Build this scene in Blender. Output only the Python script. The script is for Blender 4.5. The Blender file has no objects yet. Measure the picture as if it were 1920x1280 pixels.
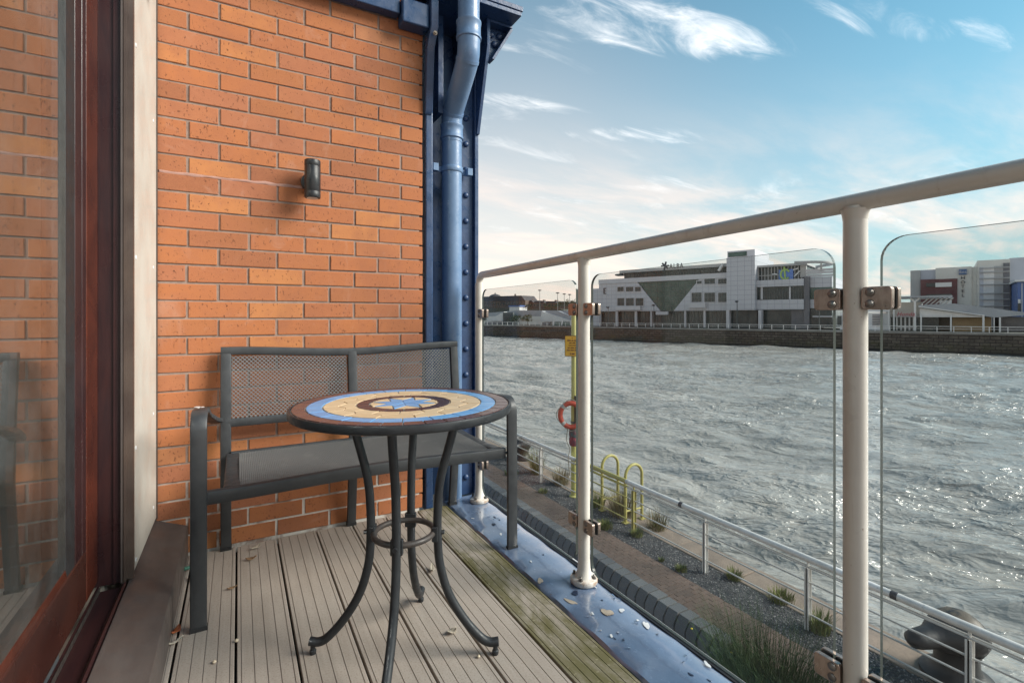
import bpy, bmesh, math, random
import numpy as np
from mathutils import Vector, Matrix
random.seed(7); rng = np.random.default_rng(7)
S = bpy.context.scene
COL = S.collection
R = math.radians
PI = math.pi

# ------------------------------------------------------------------ camera, sky, sun, exposure
CAM_H = 0.99                                  # eye height over the balcony deck (deck top is z = 0)
FPX, HORIZON, YAW = 925.0, 593.0, math.atan(513/925.0)
cd = bpy.data.cameras.new('camera'); cam = bpy.data.objects.new('camera', cd); COL.objects.link(cam)
cam.location = (0, 0, CAM_H); cam.rotation_euler = (PI/2, 0, -YAW)
cd.sensor_width = 36; cd.lens = 36*FPX/1920; cd.shift_y = -(640-HORIZON)/1920
cd.clip_start = 0.02; cd.clip_end = 8000
S.camera = cam

SUN_AZ, SUN_EL = R(126), R(33)
def make_world():
    w = bpy.data.worlds.new('World'); S.world = w; w.use_nodes = True
    nt = w.node_tree; nt.nodes.clear(); N = nt.nodes.new; L = nt.links.new
    out = N('ShaderNodeOutputWorld'); bg = N('ShaderNodeBackground'); L(bg.outputs[0], out.inputs[0])
    bg.inputs[1].default_value = 0.057
    sky = N('ShaderNodeTexSky'); sky.sky_type = 'NISHITA'; sky.sun_disc = False
    sky.sun_elevation = SUN_EL; sky.sun_rotation = SUN_AZ; sky.air_density = 1.0; sky.dust_density = .5; sky.ozone_density = 1.6
    tc = N('ShaderNodeTexCoord'); sep = N('ShaderNodeSeparateXYZ'); L(tc.outputs['Generated'], sep.inputs[0])
    def m(op, a, b=None, c=None, clamp=False):
        n = N('ShaderNodeMath'); n.operation = op; n.use_clamp = clamp
        for i, x in enumerate((a, b, c)):
            if x is None: continue
            if isinstance(x, (int, float)): n.inputs[i].default_value = x
            else: L(x, n.inputs[i])
        return n.outputs[0]
    z = m('MAXIMUM', sep.outputs[2], 0.0)
    den = m('ADD', z, 0.14)
    cx = m('DIVIDE', sep.outputs[0], den); cy = m('DIVIDE', sep.outputs[1], den)
    comb = N('ShaderNodeCombineXYZ'); L(cx, comb.inputs[0]); L(cy, comb.inputs[1])
    def noise(scale, detail, rough, dist, rot, sc, off):
        mp = N('ShaderNodeMapping'); L(comb.outputs[0], mp.inputs[0])
        mp.inputs['Rotation'].default_value = (0, 0, rot); mp.inputs['Scale'].default_value = sc; mp.inputs['Location'].default_value = off
        n = N('ShaderNodeTexNoise'); L(mp.outputs[0], n.inputs['Vector'])
        n.inputs['Scale'].default_value = scale; n.inputs['Detail'].default_value = detail
        n.inputs['Roughness'].default_value = rough; n.inputs['Distortion'].default_value = dist
        return n.outputs['Fac']
    def ramp(f, a, b):
        mr = N('ShaderNodeMapRange'); mr.interpolation_type = 'SMOOTHSTEP'; L(f, mr.inputs[0])
        mr.inputs[1].default_value = a; mr.inputs[2].default_value = b
        return mr.outputs[0]
    wisps = m('MULTIPLY', ramp(noise(2.3, 9, .62, .5, R(-25), (1.0, 2.6, 1), (3.1, 7.4, 0)), .52, .78),
              ramp(noise(.75, 3, .5, .0, 0, (1, 1, 1), (1.7, 4.2, 0)), .45, .62))
    # single cirrus streaks: stretched noise inside soft ellipses (centre, axis angle, half length, half width on the cloud layer)
    def streak(cx_, cy_, ang, hl, hw, seed, lo, hi):
        dx, dy = m('SUBTRACT', cx, cx_), m('SUBTRACT', cy, cy_); ca, sa = math.cos(ang), math.sin(ang)
        u = m('DIVIDE', m('ADD', m('MULTIPLY', dx, ca), m('MULTIPLY', dy, sa)), hl)
        v = m('DIVIDE', m('SUBTRACT', m('MULTIPLY', dy, ca), m('MULTIPLY', dx, sa)), hw)
        g = ramp(m('ADD', m('MULTIPLY', u, u), m('MULTIPLY', v, v)), 1.15, .0)
        q = noise(3.0, 10, .64, .9, -ang+R(22), (1.0, 3.4, 1), seed)
        return ramp(m('ADD', q, m('MULTIPLY', g, .20)), lo-.03, hi+.05), ramp(g, 0, .7)
    acc = None
    for spec in ((.99, .98, R(-20), .46, .13, (2.3, 1.1, 0), .56, 1.02), (1.45, .63, R(-15), .30, .075, (5.1, 3.3, 0), .60, 1.15), (.83, 1.49, R(-14), .33, .055, (8.2, 6.1, 0), .60, 1.1),
                 (1.42, 1.42, R(-30), .42, .10, (1.2, 9.4, 0), .64, 1.15), (1.72, .52, R(-5), .2, .05, (4.4, 7.7, 0), .64, 1.2)):
        q, g = streak(*spec); s_ = m('MULTIPLY', q, g); acc = s_ if acc is None else m('MAXIMUM', acc, s_)
    # towards the left of the view the low air is warmer and milkier
    az = m('ADD', m('MULTIPLY', sep.outputs[0], -math.sin(R(105))), m('MULTIPLY', sep.outputs[1], -math.cos(R(105))))
    warm = ramp(az, -1.02, -.20); warmf = warm
    # large thin veils near the horizon
    veil = m('MULTIPLY', ramp(noise(1.1, 7, .6, .3, R(-40), (1, 2.2, 1), (9.1, 2.2, 0)), .36, .72), ramp(z, .42, .04))
    low = m('POWER', ramp(z, .74, -.06), m('SUBTRACT', 2.3, m('MULTIPLY', warmf, 1.25)))
    def mix(f, a, b):
        n = N('ShaderNodeMix'); n.data_type = 'RGBA'
        if isinstance(f, (int, float)): n.inputs[0].default_value = f
        else: L(f, n.inputs[0])
        for sk, x in ((n.inputs[6], a), (n.inputs[7], b)):
            if isinstance(x, tuple): sk.default_value = (*x, 1)
            else: L(x, sk)
        return n.outputs[2]
    skt = N('ShaderNodeMix'); skt.data_type = 'RGBA'; skt.blend_type = 'MULTIPLY'; skt.inputs[0].default_value = 1
    L(sky.outputs[0], skt.inputs[6]); skt.inputs[7].default_value = (.58, 1.06, .95, 1)
    hz = mix(warm, (2.6, 3.6, 4.1), (6.6, 5.75, 5.25))
    c1 = mix(m('MULTIPLY', low, .92), skt.outputs[2], hz)
    c2 = mix(m('MULTIPLY', veil, .8), c1, (8.0, 6.3, 5.4))
    c3 = mix(m('MULTIPLY', wisps, .45), c2, (8.6, 8.5, 8.4)); c3 = mix(m('MULTIPLY', acc, 1.05, None, True), c3, (9.2, 9.1, 9.0))
    L(c3, bg.inputs[0])
make_world()
sl = bpy.data.lights.new('sun', 'SUN'); sun = bpy.data.objects.new('sun', sl); COL.objects.link(sun)
sl.energy = 2.1; sl.angle = R(30); sl.color = (1.0, .94, .85)
sd = Vector((math.sin(SUN_AZ)*math.cos(SUN_EL), math.cos(SUN_AZ)*math.cos(SUN_EL), math.sin(SUN_EL)))
sun.rotation_euler = (-sd).to_track_quat('-Z', 'Y').to_euler()
S.view_settings.view_transform = 'Standard'; S.view_settings.look = 'None'
S.view_settings.gamma = 1; S.view_settings.exposure = 1.58; S.view_settings.use_curve_mapping = False
S.cycles.max_bounces = 8; S.cycles.transparent_max_bounces = 12
S.cycles.use_denoising = True
S.cycles.sample_clamp_indirect = 6
S.cycles.caustics_reflective = False; S.cycles.caustics_refractive = False

# ------------------------------------------------------------------ materials
MATS = {}
class NT:
    def __init__(s, name):
        s.m = bpy.data.materials.new(name); s.m.use_nodes = True; s.t = s.m.node_tree
        s.b = s.t.nodes['Principled BSDF']; s.out = s.t.nodes['Material Output']; MATS[name] = s.m
        s.tc = s.N('ShaderNodeTexCoord')
    def N(s, k): return s.t.nodes.new(k)
    def L(s, a, b): s.t.links.new(a, b)
    def put(s, sock, x):
        if isinstance(x, (int, float)): sock.default_value = x
        elif isinstance(x, tuple): sock.default_value = (*x, 1) if len(x) == 3 and sock.type == 'RGBA' else x
        else: s.L(x, sock)
    def math(s, op, a, b=0.0, clamp=False):
        n = s.N('ShaderNodeMath'); n.operation = op; n.use_clamp = clamp; s.put(n.inputs[0], a); s.put(n.inputs[1], b); return n.outputs[0]
    def noise(s, scale, detail=4, rough=.55, dist=0, coord='Object', sc=None, loc=None, kind='Fac', rot=0):
        v = s.tc.outputs[coord] if isinstance(coord, str) else coord
        if sc or loc:
            mp = s.N('ShaderNodeMapping'); s.L(v, mp.inputs[0])
            if sc: mp.inputs['Scale'].default_value = sc
            if loc: mp.inputs['Location'].default_value = loc
            if rot: mp.vector_type = 'TEXTURE'; mp.inputs['Rotation'].default_value = (0, 0, rot); mp.inputs['Scale'].default_value = tuple(1/q_ for q_ in sc)
            v = mp.outputs[0]
        n = s.N('ShaderNodeTexNoise'); s.L(v, n.inputs['Vector']); n.inputs['Scale'].default_value = scale
        n.inputs['Detail'].default_value = detail; n.inputs['Roughness'].default_value = rough; n.inputs['Distortion'].default_value = dist
        return n.outputs[kind]
    def voro(s, scale, coord='Object', feature='F1', out='Distance', sc=None):
        v = s.tc.outputs[coord] if isinstance(coord, str) else coord
        if sc:
            mp = s.N('ShaderNodeMapping'); s.L(v, mp.inputs[0]); mp.inputs['Scale'].default_value = sc; v = mp.outputs[0]
        n = s.N('ShaderNodeTexVoronoi'); n.feature = feature; s.L(v, n.inputs['Vector']); n.inputs['Scale'].default_value = scale
        return n.outputs[out]
    def ramp(s, f, a, b, lo=0., hi=1.):
        n = s.N('ShaderNodeMapRange'); n.interpolation_type = 'SMOOTHSTEP'; s.put(n.inputs[0], f)
        n.inputs[1].default_value = a; n.inputs[2].default_value = b; n.inputs[3].default_value = lo; n.inputs[4].default_value = hi
        return n.outputs[0]
    def stops(s, f, cols):
        n = s.N('ShaderNodeValToRGB'); s.L(f, n.inputs[0]); e = n.color_ramp.elements
        while len(e) < len(cols): e.new(.5)
        for el, (p, c) in zip(e, cols): el.position = p; el.color = (*c, 1)
        return n.outputs[0]
    def mix(s, f, a, b, mode='MIX'):
        n = s.N('ShaderNodeMix'); n.data_type = 'RGBA'; n.blend_type = mode
        s.put(n.inputs[0], f); s.put(n.inputs[6], a); s.put(n.inputs[7], b); return n.outputs[2]
    def bump(s, h, strength=.3, dist=.002, prev=None):
        n = s.N('ShaderNodeBump'); n.inputs['Strength'].default_value = strength; n.inputs['Distance'].default_value = dist
        s.L(h, n.inputs['Height'])
        if prev is not None: s.L(prev, n.inputs['Normal'])
        return n.outputs[0]
    def rnd(s):
        return s.N('ShaderNodeObjectInfo').outputs['Random']
    def set(s, color=None, rough=None, metal=None, normal=None, spec=None, coat=None):
        for k, x in (('Base Color', color), ('Roughness', rough), ('Metallic', metal), ('Normal', normal), ('Specular IOR Level', spec), ('Coat Weight', coat)):
            if x is not None: s.put(s.b.inputs[k], x)
        return s.m

def simple(name, c1, c2=None, scale=8, rough=.6, metal=0, bump=.0, bscale=None, bdist=.002, spec=None, sc=None, rv=.12, coord='Object'):
    n = NT(name); c2 = c2 or tuple(x*.8 for x in c1)
    f = n.noise(scale, 5, .6, 0, coord, sc)
    col = n.mix(n.ramp(f, .3, .7), c1, c2)
    r = n.ramp(n.noise(scale*2.3, 3, .5, 0, coord), .3, .7, max(rough-rv, .03), min(rough+rv, 1))
    nm = n.bump(n.noise(bscale or scale*6, 4, .6, 0, coord), bump, bdist) if bump else None
    return n.set(col, r, metal, nm, spec)

def make_materials():
    # orange wire-cut brick: tone differs from brick to brick, dark iron specks
    n = NT('brick'); rd = n.rnd()
    base = n.stops(rd, [(0, (.29, .108, .058)), (.14, (.38, .142, .062)), (.36, (.45, .160, .064)), (.58, (.41, .145, .064)), (.74, (.39, .150, .084)), (.88, (.48, .180, .070)), (.96, (.52, .210, .080)), (1, (.42, .19, .115))])
    off = n.N('ShaderNodeVectorMath'); off.operation = 'ADD'; n.L(n.tc.outputs['Object'], off.inputs[0])
    cmb = n.N('ShaderNodeCombineXYZ')
    for i in range(3): n.L(n.math('MULTIPLY', rd, 37.0+i*11), cmb.inputs[i])
    n.L(cmb.outputs[0], off.inputs[1]); P = off.outputs[0]
    cloud = n.noise(14, 4, .6, 0, P)
    c = n.mix(n.ramp(cloud, .35, .7, 0, .5), base, (.36, .132, .070))
    grain = n.noise(420, 2, .5, 0, P); c = n.mix(n.ramp(grain, .35, .7, 0, .30), c, (.52, .22, .10))
    sp = n.noise(112, 3, .62, 0, P, (1, 1, .6)); spd = n.ramp(sp, .60, .68, 0, .75)
    dens = n.ramp(n.noise(6, 2, .5, 0, P), .3, .65, .35, 1.)
    c = n.mix(n.math('MULTIPLY', spd, dens), c, (.095, .036, .022))
    pale = n.ramp(n.noise(9, 3, .6, 1.0, P), .60, .78, 0, .35); c = n.mix(pale, c, (.50, .27, .19))
    wp = n.N('ShaderNodeNewGeometry').outputs['Position']      # rain stains and lime bloom that run across several bricks
    c = n.mix(n.ramp(n.noise(2.4, 5, .62, .4, wp, (1.4, 1, .6)), .46, .72, 0, .38), c, (.235, .095, .060)); c = n.mix(n.ramp(n.noise(3.6, 5, .66, .8, wp, (1.5, 1, .55), (3, 5, 1)), .60, .80, 0, .40), c, (.56, .33, .24))
    h = n.math('SUBTRACT', n.math('MULTIPLY', grain, .5), spd)
    n.set(c, .88, 0, n.bump(h, .55, .0012), .25)
    n = NT('mortar'); f = n.noise(30, 5, .6)
    c = n.mix(n.ramp(f, .3, .7), (.345, .255, .212), (.265, .188, .155))
    sep = n.N('ShaderNodeSeparateXYZ'); n.L(n.tc.outputs['Object'], sep.inputs[0])
    lime = n.math('MULTIPLY', n.ramp(sep.outputs[2], .42, .12), n.ramp(n.noise(7, 4, .6, .4), .38, .54))
    c = n.mix(lime, c, (.70, .65, .60))
    n.set(c, .95, 0, n.bump(n.noise(160, 4, .65), .6, .002), .2)
    simple('pink_mortar', (.46, .255, .205), (.37, .205, .165), 20, .8, bump=.4, bscale=90)
    # composite decking: grey-brown, streaked along the board, green film where the board stays wet
    for nm, green in (('deck_board', 0), ('deck_board_algae', 1)):
        n = NT(nm); st = n.noise(26, 6, .65, .2, 'Object', (1.6, .10, 1)); blot = n.noise(3.2, 5, .6, .3)
        c = n.mix(n.ramp(st, .28, .74), (.425, .368, .322), (.340, .290, .250))
        c = n.mix(n.ramp(blot, .38, .72, 0, .55), c, (.48, .422, .375))
        c = n.mix(n.ramp(n.noise(190, 3, .6), .48, .70, 0, .55), c, (.22, .175, .145))
        c = n.mix(n.ramp(n.rnd(), 0, 1, 0, .25), c, (.37, .305, .26))
        if green:
            g = n.ramp(n.noise(4.5, 6, .68, .6, 'Object', (2.2, .7, 1)), .34, .62, .12, .95)
            c = n.mix(g, c, (.122, .108, .042))
            c = n.mix(n.ramp(n.noise(60, 3, .6), .6, .7, 0, .6), c, (.34, .30, .20))
        n.set(c, n.ramp(blot, .3, .7, .62, .82), 0, n.bump(n.noise(300, 3, .6, 0, 'Object', (1, .3, 1)), .35, .0008), .3)
    simple('under_deck', (.02, .018, .016), rough=.9)
    # blue gloss paint, brushed and weathered
    def blue(name, c1, c2, rough, flake=True, coat=0.):
        n = NT(name); f = n.noise(7, 5, .6, .3); c = n.mix(n.ramp(f, .3, .72), c1, c2)
        c = n.mix(n.ramp(n.noise(55, 4, .7), .60, .72, 0, .45), c, tuple(min(1, x*1.8+.03) for x in c1))
        if flake:
            fl = n.ramp(n.noise(11, 6, .72, .6), .70, .715)
            c = n.mix(fl, c, (.42, .38, .33)); c = n.mix(n.ramp(n.noise(23, 5, .7, .3, loc=(4, 2, 1)), .705, .72), c, (.16, .065, .025))
        hgt = n.noise(34, 6, .68, .2)
        n.set(c, n.ramp(n.noise(16, 4, .6), .3, .7, rough-.08, rough+.14), 0, n.bump(hgt, .4, .003), .55, coat)
        n.b.inputs['Coat Roughness'].default_value = .09
    blue('blue_paint', (.026, .060, .142), (.018, .041, .104), .32)
    blue('kerb_paint', (.140, .190, .285), (.105, .150, .240), .15, True, 1.)
    blue('pipe_paint', (.150, .235, .375), (.115, .195, .335), .34, False)
    simple('dark_blue', (.010, .022, .055), (.006, .014, .035), 6, .5)
    simple('bare_render', (.42, .36, .29), (.30, .25, .20), 40, .9, bump=.5, bscale=160)
    simple('paint_flake', (.66, .66, .66), (.50, .52, .55), 30, .5)
    simple('flake_rust', (.30, .16, .085), (.42, .33, .25), 30, .9)
    n = NT('cream_paint'); c = n.mix(n.ramp(n.noise(5, 4, .6), .3, .7), (.70, .66, .60), (.63, .585, .53))
    c = n.mix(n.ramp(n.noise(9, 5, .7, .3, 'Object', (3, 3, .25)), .56, .74, 0, .45), c, (.50, .43, .36)); c = n.mix(n.ramp(n.noise(70, 3, .7), .70, .74, 0, .8), c, (.30, .20, .13))
    sep = n.N('ShaderNodeSeparateXYZ'); n.L(n.tc.outputs['Object'], sep.inputs[0])
    c = n.mix(n.math('MULTIPLY', n.ramp(sep.outputs[2], .034, .018), n.ramp(n.noise(26, 5, .7), .44, .62, 0, .8)), c, (.33, .20, .12))
    n.set(c, n.ramp(n.noise(12, 4), .3, .7, .24, .40), 0, n.bump(n.noise(42, 4, .6), .22, .0014), .5)
    simple('panel_white', (.53, .505, .455), (.495, .47, .42), 3, .42, bump=.06, bscale=220, bdist=.0006)
    simple('white_metal', (.66, .66, .66), (.56, .56, .57), 8, .4)
    # mahogany stained joinery
    for nm, a, b, r in (('mahogany', (.092, .021, .011), (.046, .011, .007), .22), ('dark_mahogany', (.060, .019, .013), (.034, .012, .010), .24), ('dark_joinery', (.040, .014, .014), (.022, .009, .011), .28)):
        n = NT(nm); g = n.noise(10, 6, .65, .6, 'Object', (6, .5, .5)); c = n.mix(n.ramp(g, .3, .72), a, b)
        n.set(c, n.ramp(n.noise(5, 3), .3, .7, r-.05, r+.12), 0, n.bump(n.noise(80, 4, .6, 0, 'Object', (6, .4, .4)), .15, .001), .5)
    simple('sill_brown', (.108, .088, .080), (.078, .062, .057), 5, .5, bump=.2, bscale=260, bdist=.0006, sc=(3, .6, 1))
    simple('brown_trim', (.115, .082, .066), (.075, .052, .044), 6, .4, .2)
    simple('gasket', (.018, .018, .020), rough=.55)
    simple('bench_metal', (.060, .062, .066), (.045, .047, .051), 14, .44, .25, bump=.2, bscale=180, bdist=.0008)
    n = NT('bench_mesh'); c = n.mix(n.ramp(n.noise(12, 3, .7), .5, .75, 0, .5), (.205, .207, .210), (.30, .30, .295)); n.set(c, .5, .2)
    simple('paint_chip', (.62, .56, .53), rough=.7)
    simple('table_metal', (.030, .033, .037), (.020, .022, .026), 20, .46, .2, bump=.25, bscale=240, bdist=.0008)
    simple('ring_rust', (.085, .066, .058), (.048, .045, .046), 26, .55, .2, bump=.3, bscale=200)
    simple('black_satin', (.020, .020, .022), (.014, .014, .016), 10, .38)
    simple('lens_glass', (.55, .55, .52), rough=.15)
    def tile(nm, a, b, r=.30):
        n = NT(nm); rd = n.rnd(); c = n.mix(rd, a, b)
        c = n.mix(n.ramp(n.noise(38, 4, .6), .35, .7, 0, .35), c, tuple(x*.78 for x in a))
        n.set(c, r, 0, n.bump(n.noise(120, 3, .5), .12, .0006), .5)
    tile('tile_brown', (.135, .070, .062), (.090, .050, .055), .26); tile('tile_blue', (.135, .335, .640), (.165, .385, .690), .28)
    tile('tile_cream', (.690, .520, .330), (.640, .465, .285), .34); tile('tile_dark', (.060, .038, .048), (.085, .048, .050), .26)
    simple('grout', (.50, .42, .34), (.40, .33, .27), 60, .9)
    n = NT('clamp_metal'); g = n.noise(18, 5, .7, .4, 'Object', (1, 5, 2)); c = n.mix(n.ramp(g, .35, .7), (.43, .335, .285), (.30, .225, .19))
    n.set(c, n.ramp(n.noise(40, 4), .3, .7, .26, .42), .75, n.bump(g, .15, .0006))
    simple('clamp_rubber', (.035, .036, .038), rough=.6)
    simple('bolt_steel', (.22, .20, .185), (.14, .125, .115), 60, .4, .8)
    # balustrade and door glass
    def glass(name, tint, ior, dirt):
        n = NT(name); t = n.t; t.nodes.remove(n.b)
        tr = n.N('ShaderNodeBsdfTransparent'); tr.inputs[0].default_value = (*tint, 1)
        gl = n.N('ShaderNodeBsdfGlossy'); gl.inputs['Roughness'].default_value = .012; gl.inputs['Color'].default_value = (.95, .97, 1, 1)
        fr = n.N('ShaderNodeFresnel'); bf = n.N('ShaderNodeNewGeometry').outputs['Backfacing']
        n.L(n.math('ADD', n.math('MULTIPLY', bf, 1/ior-ior), ior), fr.inputs[0])
        mx = n.N('ShaderNodeMixShader'); n.L(fr.outputs[0], mx.inputs[0]); n.L(tr.outputs[0], mx.inputs[1]); n.L(gl.outputs[0], mx.inputs[2])
        df = n.N('ShaderNodeBsdfDiffuse'); df.inputs[0].default_value = (.62, .63, .62, 1)
        speck = n.ramp(n.noise(150, 2, .5), .70, .76, 0, .5)
        film = n.ramp(n.noise(4, 5, .65, .5), .35, .75, .2, 1.)
        d = n.math('MULTIPLY', n.math('ADD', film, speck), dirt, True)
        m2 = n.N('ShaderNodeMixShader'); n.L(d, m2.inputs[0]); n.L(mx.outputs[0], m2.inputs[1]); n.L(df.outputs[0], m2.inputs[2])
        n.L(m2.outputs[0], n.out.inputs[0])
    glass('rail_glass', (.915, .92, .915), 1.20, .045)
    glass('door_glass', (.70, .72, .69), 4.2, .06)
    n = NT('glass_edge'); n.set((.060, .070, .064), .2, 0, None, .3)
    # promenade
    n = NT('paver'); rd = n.rnd(); c = n.stops(rd, [(0, (.150, .104, .086)), (.5, (.178, .126, .104)), (1, (.128, .094, .080))])
    c = n.mix(n.ramp(n.noise(9, 5, .65), .35, .7, 0, .5), c, (.13, .105, .092)); c = n.mix(n.ramp(n.noise(120, 2, .5), .55, .75, 0, .35), c, (.30, .24, .20))
    n.set(c, .9, 0, n.bump(n.noise(90, 3), .3, .002), .2)
    simple('paver_joint', (.045, .040, .034), (.07, .07, .045), 8, .95)
    n = NT('dark_paver'); c = n.mix(n.rnd(), (.105, .110, .120), (.160, .164, .170)); c = n.mix(n.ramp(n.noise(20, 4, .6), .4, .7, 0, .4), c, (.13, .13, .13))
    n.set(c, .82, 0, n.bump(n.noise(80, 3), .3, .002), .25)
    n = NT('gravel'); v = n.voro(60, 'Object', 'F1', 'Color'); bw = n.N('ShaderNodeRGBToBW'); n.L(v, bw.inputs[0])
    c = n.stops(bw.outputs[0], [(0, (.030, .033, .038)), (.6, (.085, .088, .094)), (.88, (.15, .15, .15)), (1, (.42, .41, .40))])
    n.set(c, .9, 0, n.bump(n.voro(60), 1.0, .02), .25)
    simple('stone_dark', (.085, .09, .097), (.04, .043, .05), 3, .85)
    simple('stone_pale', (.32, .31, .30), (.22, .21, .21), 3, .85)
    n = NT('coping'); c = n.mix(n.ramp(n.noise(2.2, 6, .65, .3), .3, .7), (.285, .225, .180), (.19, .155, .130))
    c = n.mix(n.ramp(n.noise(26, 4, .7), .55, .72, 0, .6), c, (.13, .11, .095)); n.set(c, .92, 0, n.bump(n.noise(30, 5), .5, .01), .2)
    simple('soil', (.026, .027, .029), (.042, .041, .040), 4, .95, bump=.6, bscale=30, bdist=.02)
    simple('quay_stone', (.10, .085, .07), (.06, .055, .05), 2, .95, bump=.5, bscale=6, bdist=.05)
    n = NT('rail_white'); c = n.mix(n.ramp(n.noise(5, 5, .65), .35, .7), (.68, .66, .635), (.56, .545, .52))
    c = n.mix(n.ramp(n.noise(13, 6, .75, .3, 'Object', (1, .6, 2)), .655, .68), c, (.060, .062, .075)); n.set(c, .45, .0, n.bump(n.noise(20, 4), .2, .004))
    simple('rail_grey', (.52, .51, .49), (.42, .41, .39), 4, .5)
    simple('yellow_paint', (.43, .38, .115), (.34, .305, .11), 5, .5, bump=.2, bscale=30)
    simple('pole_yellow', (.46, .43, .13), (.37, .36, .13), 3, .5)
    simple('sign_yellow', (.66, .37, .025), (.60, .33, .03), 4, .5); simple('sign_ink', (.16, .045, .008), rough=.6); simple('sign_edge', (.05, .03, .015), rough=.6)
    simple('ring_red', (.52, .075, .040), (.42, .07, .045), 6, .5); simple('ring_band', (.42, .40, .38), rough=.6)
    simple('rope', (.30, .27, .22), rough=.9); simple('bag_teal', (.035, .12, .13), (.16, .04, .05), 9, .7); simple('bag_red', (.34, .05, .06), (.10, .05, .08), 12, .7)
    n = NT('bollard'); sep = n.N('ShaderNodeSeparateXYZ'); n.L(n.tc.outputs['Object'], sep.inputs[0])
    rust = n.math('MULTIPLY', n.ramp(sep.outputs[2], .76, .84), n.ramp(n.noise(7, 5, .65), .35, .55))
    c = n.mix(rust, (.010, .011, .014), (.105, .080, .056)); n.set(c, .5, 0, n.bump(n.noise(12, 4), .4, .01))
    def leaf(nm, a, b, sc=3):
        n = NT(nm); c = n.mix(n.ramp(n.noise(sc, 3, .6), .3, .7), a, b); n.set(c, .7, 0, None, .25)
    leaf('grass', (.085, .125, .030), (.15, .16, .045), 6); leaf('broom', (.030, .066, .024), (.060, .105, .038), 3); leaf('dry_stem', (.20, .15, .075), (.12, .12, .055), 6)
    leaf('tree_leaf', (.035, .052, .022), (.06, .078, .034), 1); leaf('moss', (.16, .17, .04), (.11, .13, .035), 20)
    simple('flower', (.70, .55, .03), rough=.7); simple('bark', (.07, .055, .04), rough=.9)
    simple('dead_leaf', (.22, .125, .065), (.36, .24, .14), 40, .85); simple('pale_leaf', (.55, .49, .40), (.40, .34, .27), 40, .85); simple('shell', (.62, .52, .38), (.5, .4, .3), 80, .5); simple('red_leaf', (.42, .12, .04), (.34, .10, .05), 60, .7); simple('green_rope', (.06, .17, .13), rough=.8)
    # river
    n = NT('water')
    w1 = n.noise(.95, 3, .5, .35, 'Object', (1.0, .40, 1), rot=R(37)); w2 = n.noise(2.7, 3, .55, .4, 'Object', (1.0, .42, 1), rot=R(44)); w3 = n.noise(11, 2, .5, .2, 'Object', (1.0, .5, 1), rot=R(30))
    def crest(w): return n.math('POWER', n.math('SUBTRACT', 1.0, n.math('ABSOLUTE', n.math('SUBTRACT', n.math('MULTIPLY', w, 2.0), 1.0))), 2.0)
    gust = n.ramp(n.noise(.07, 4, .6, .6), .32, .66, .45, 1.25)
    b1 = n.bump(n.math('MULTIPLY', crest(w1), gust), 1.0, .20); b2 = n.bump(n.math('MULTIPLY', crest(w2), gust), 1.0, .078, b1); b3 = n.bump(n.math('MULTIPLY', w3, gust), .8, .030, b2)
    silt_sky_tone = n.mix(n.ramp(n.noise(.12, 3, .5), .35, .7), (.34, .322, .290), (.42, .398, .362))  # turbid water, its base colour paled to stand for bright sky reflection
    n.set(silt_sky_tone, .07, 0, b3, .9); n.b.inputs['IOR'].default_value = 1.45
    # far bank
    n = NT('bank_stone'); br = n.N('ShaderNodeTexBrick'); mp = n.N('ShaderNodeMapping'); mp.inputs['Rotation'].default_value = (PI/2, 0, 0); n.L(n.tc.outputs['Object'], mp.inputs[0]); n.L(mp.outputs[0], br.inputs['Vector'])
    for k_, v_ in (('Color1', (.085, .072, .062, 1)), ('Color2', (.135, .115, .098, 1)), ('Mortar', (.022, .020, .019, 1)), ('Scale', 1), ('Brick Width', 1.3), ('Row Height', .55), ('Mortar Size', .05), ('Bias', -.1)): br.inputs[k_].default_value = v_
    v = br.outputs['Fac']; c = br.outputs[0]
    c = n.mix(n.ramp(n.noise(.9, 6, .7), .40, .66, 0, .55), c, (.040, .036, .031))
    sep = n.N('ShaderNodeSeparateXYZ'); n.L(n.tc.outputs['Object'], sep.inputs[0])
    c = n.mix(n.math('MULTIPLY', n.ramp(sep.outputs[2], -1.4, -2.4), n.ramp(n.noise(.35, 6, .7), .40, .70, 0, .7)), c, (.070, .068, .030))
    c = n.mix(n.ramp(sep.outputs[2], -3.0, -3.5), c, (.035, .035, .034)); n.set(c, .95, 0, n.bump(n.noise(2, 5, .6), .5, .15), .2)
    simple('bank_top', (.24, .235, .225), (.17, .165, .155), .4, .9)
    simple('far_ground', (.13, .13, .12), (.09, .10, .07), .05, .95)
    def clad(nm, a, b, pw, ph):
        n = NT(nm); br = n.N('ShaderNodeTexBrick'); mp = n.N('ShaderNodeMapping'); mp.inputs['Rotation'].default_value = (PI/2, 0, 0)
        n.L(n.tc.outputs['Object'], mp.inputs[0]); n.L(mp.outputs[0], br.inputs['Vector']); br.offset = 0
        br.inputs['Color1'].default_value = (*a, 1); br.inputs['Color2'].default_value = (*tuple(x*.95 for x in a), 1); br.inputs['Mortar'].default_value = (*b, 1)
        br.inputs['Scale'].default_value = 1; br.inputs['Brick Width'].default_value = pw; br.inputs['Row Height'].default_value = ph; br.inputs['Mortar Size'].default_value = .045
        n.set(br.outputs[0], .45, 0, None, .4)
    clad('clad_white', (.50, .51, .55), (.31, .32, .36), 1.5, 1.1)
    simple('clad_plain', (.54, .54, .57), (.49, .49, .52), .3, .5); simple('clad_grey', (.17, .17, .185), (.12, .12, .135), .4, .6)
    n = NT('far_glass'); f = n.noise(.35, 4, .6); c = n.mix(n.ramp(f, .35, .7), (.022, .036, .040), (.060, .080, .080)); n.set(c, .14, 0, None, .35)
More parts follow.
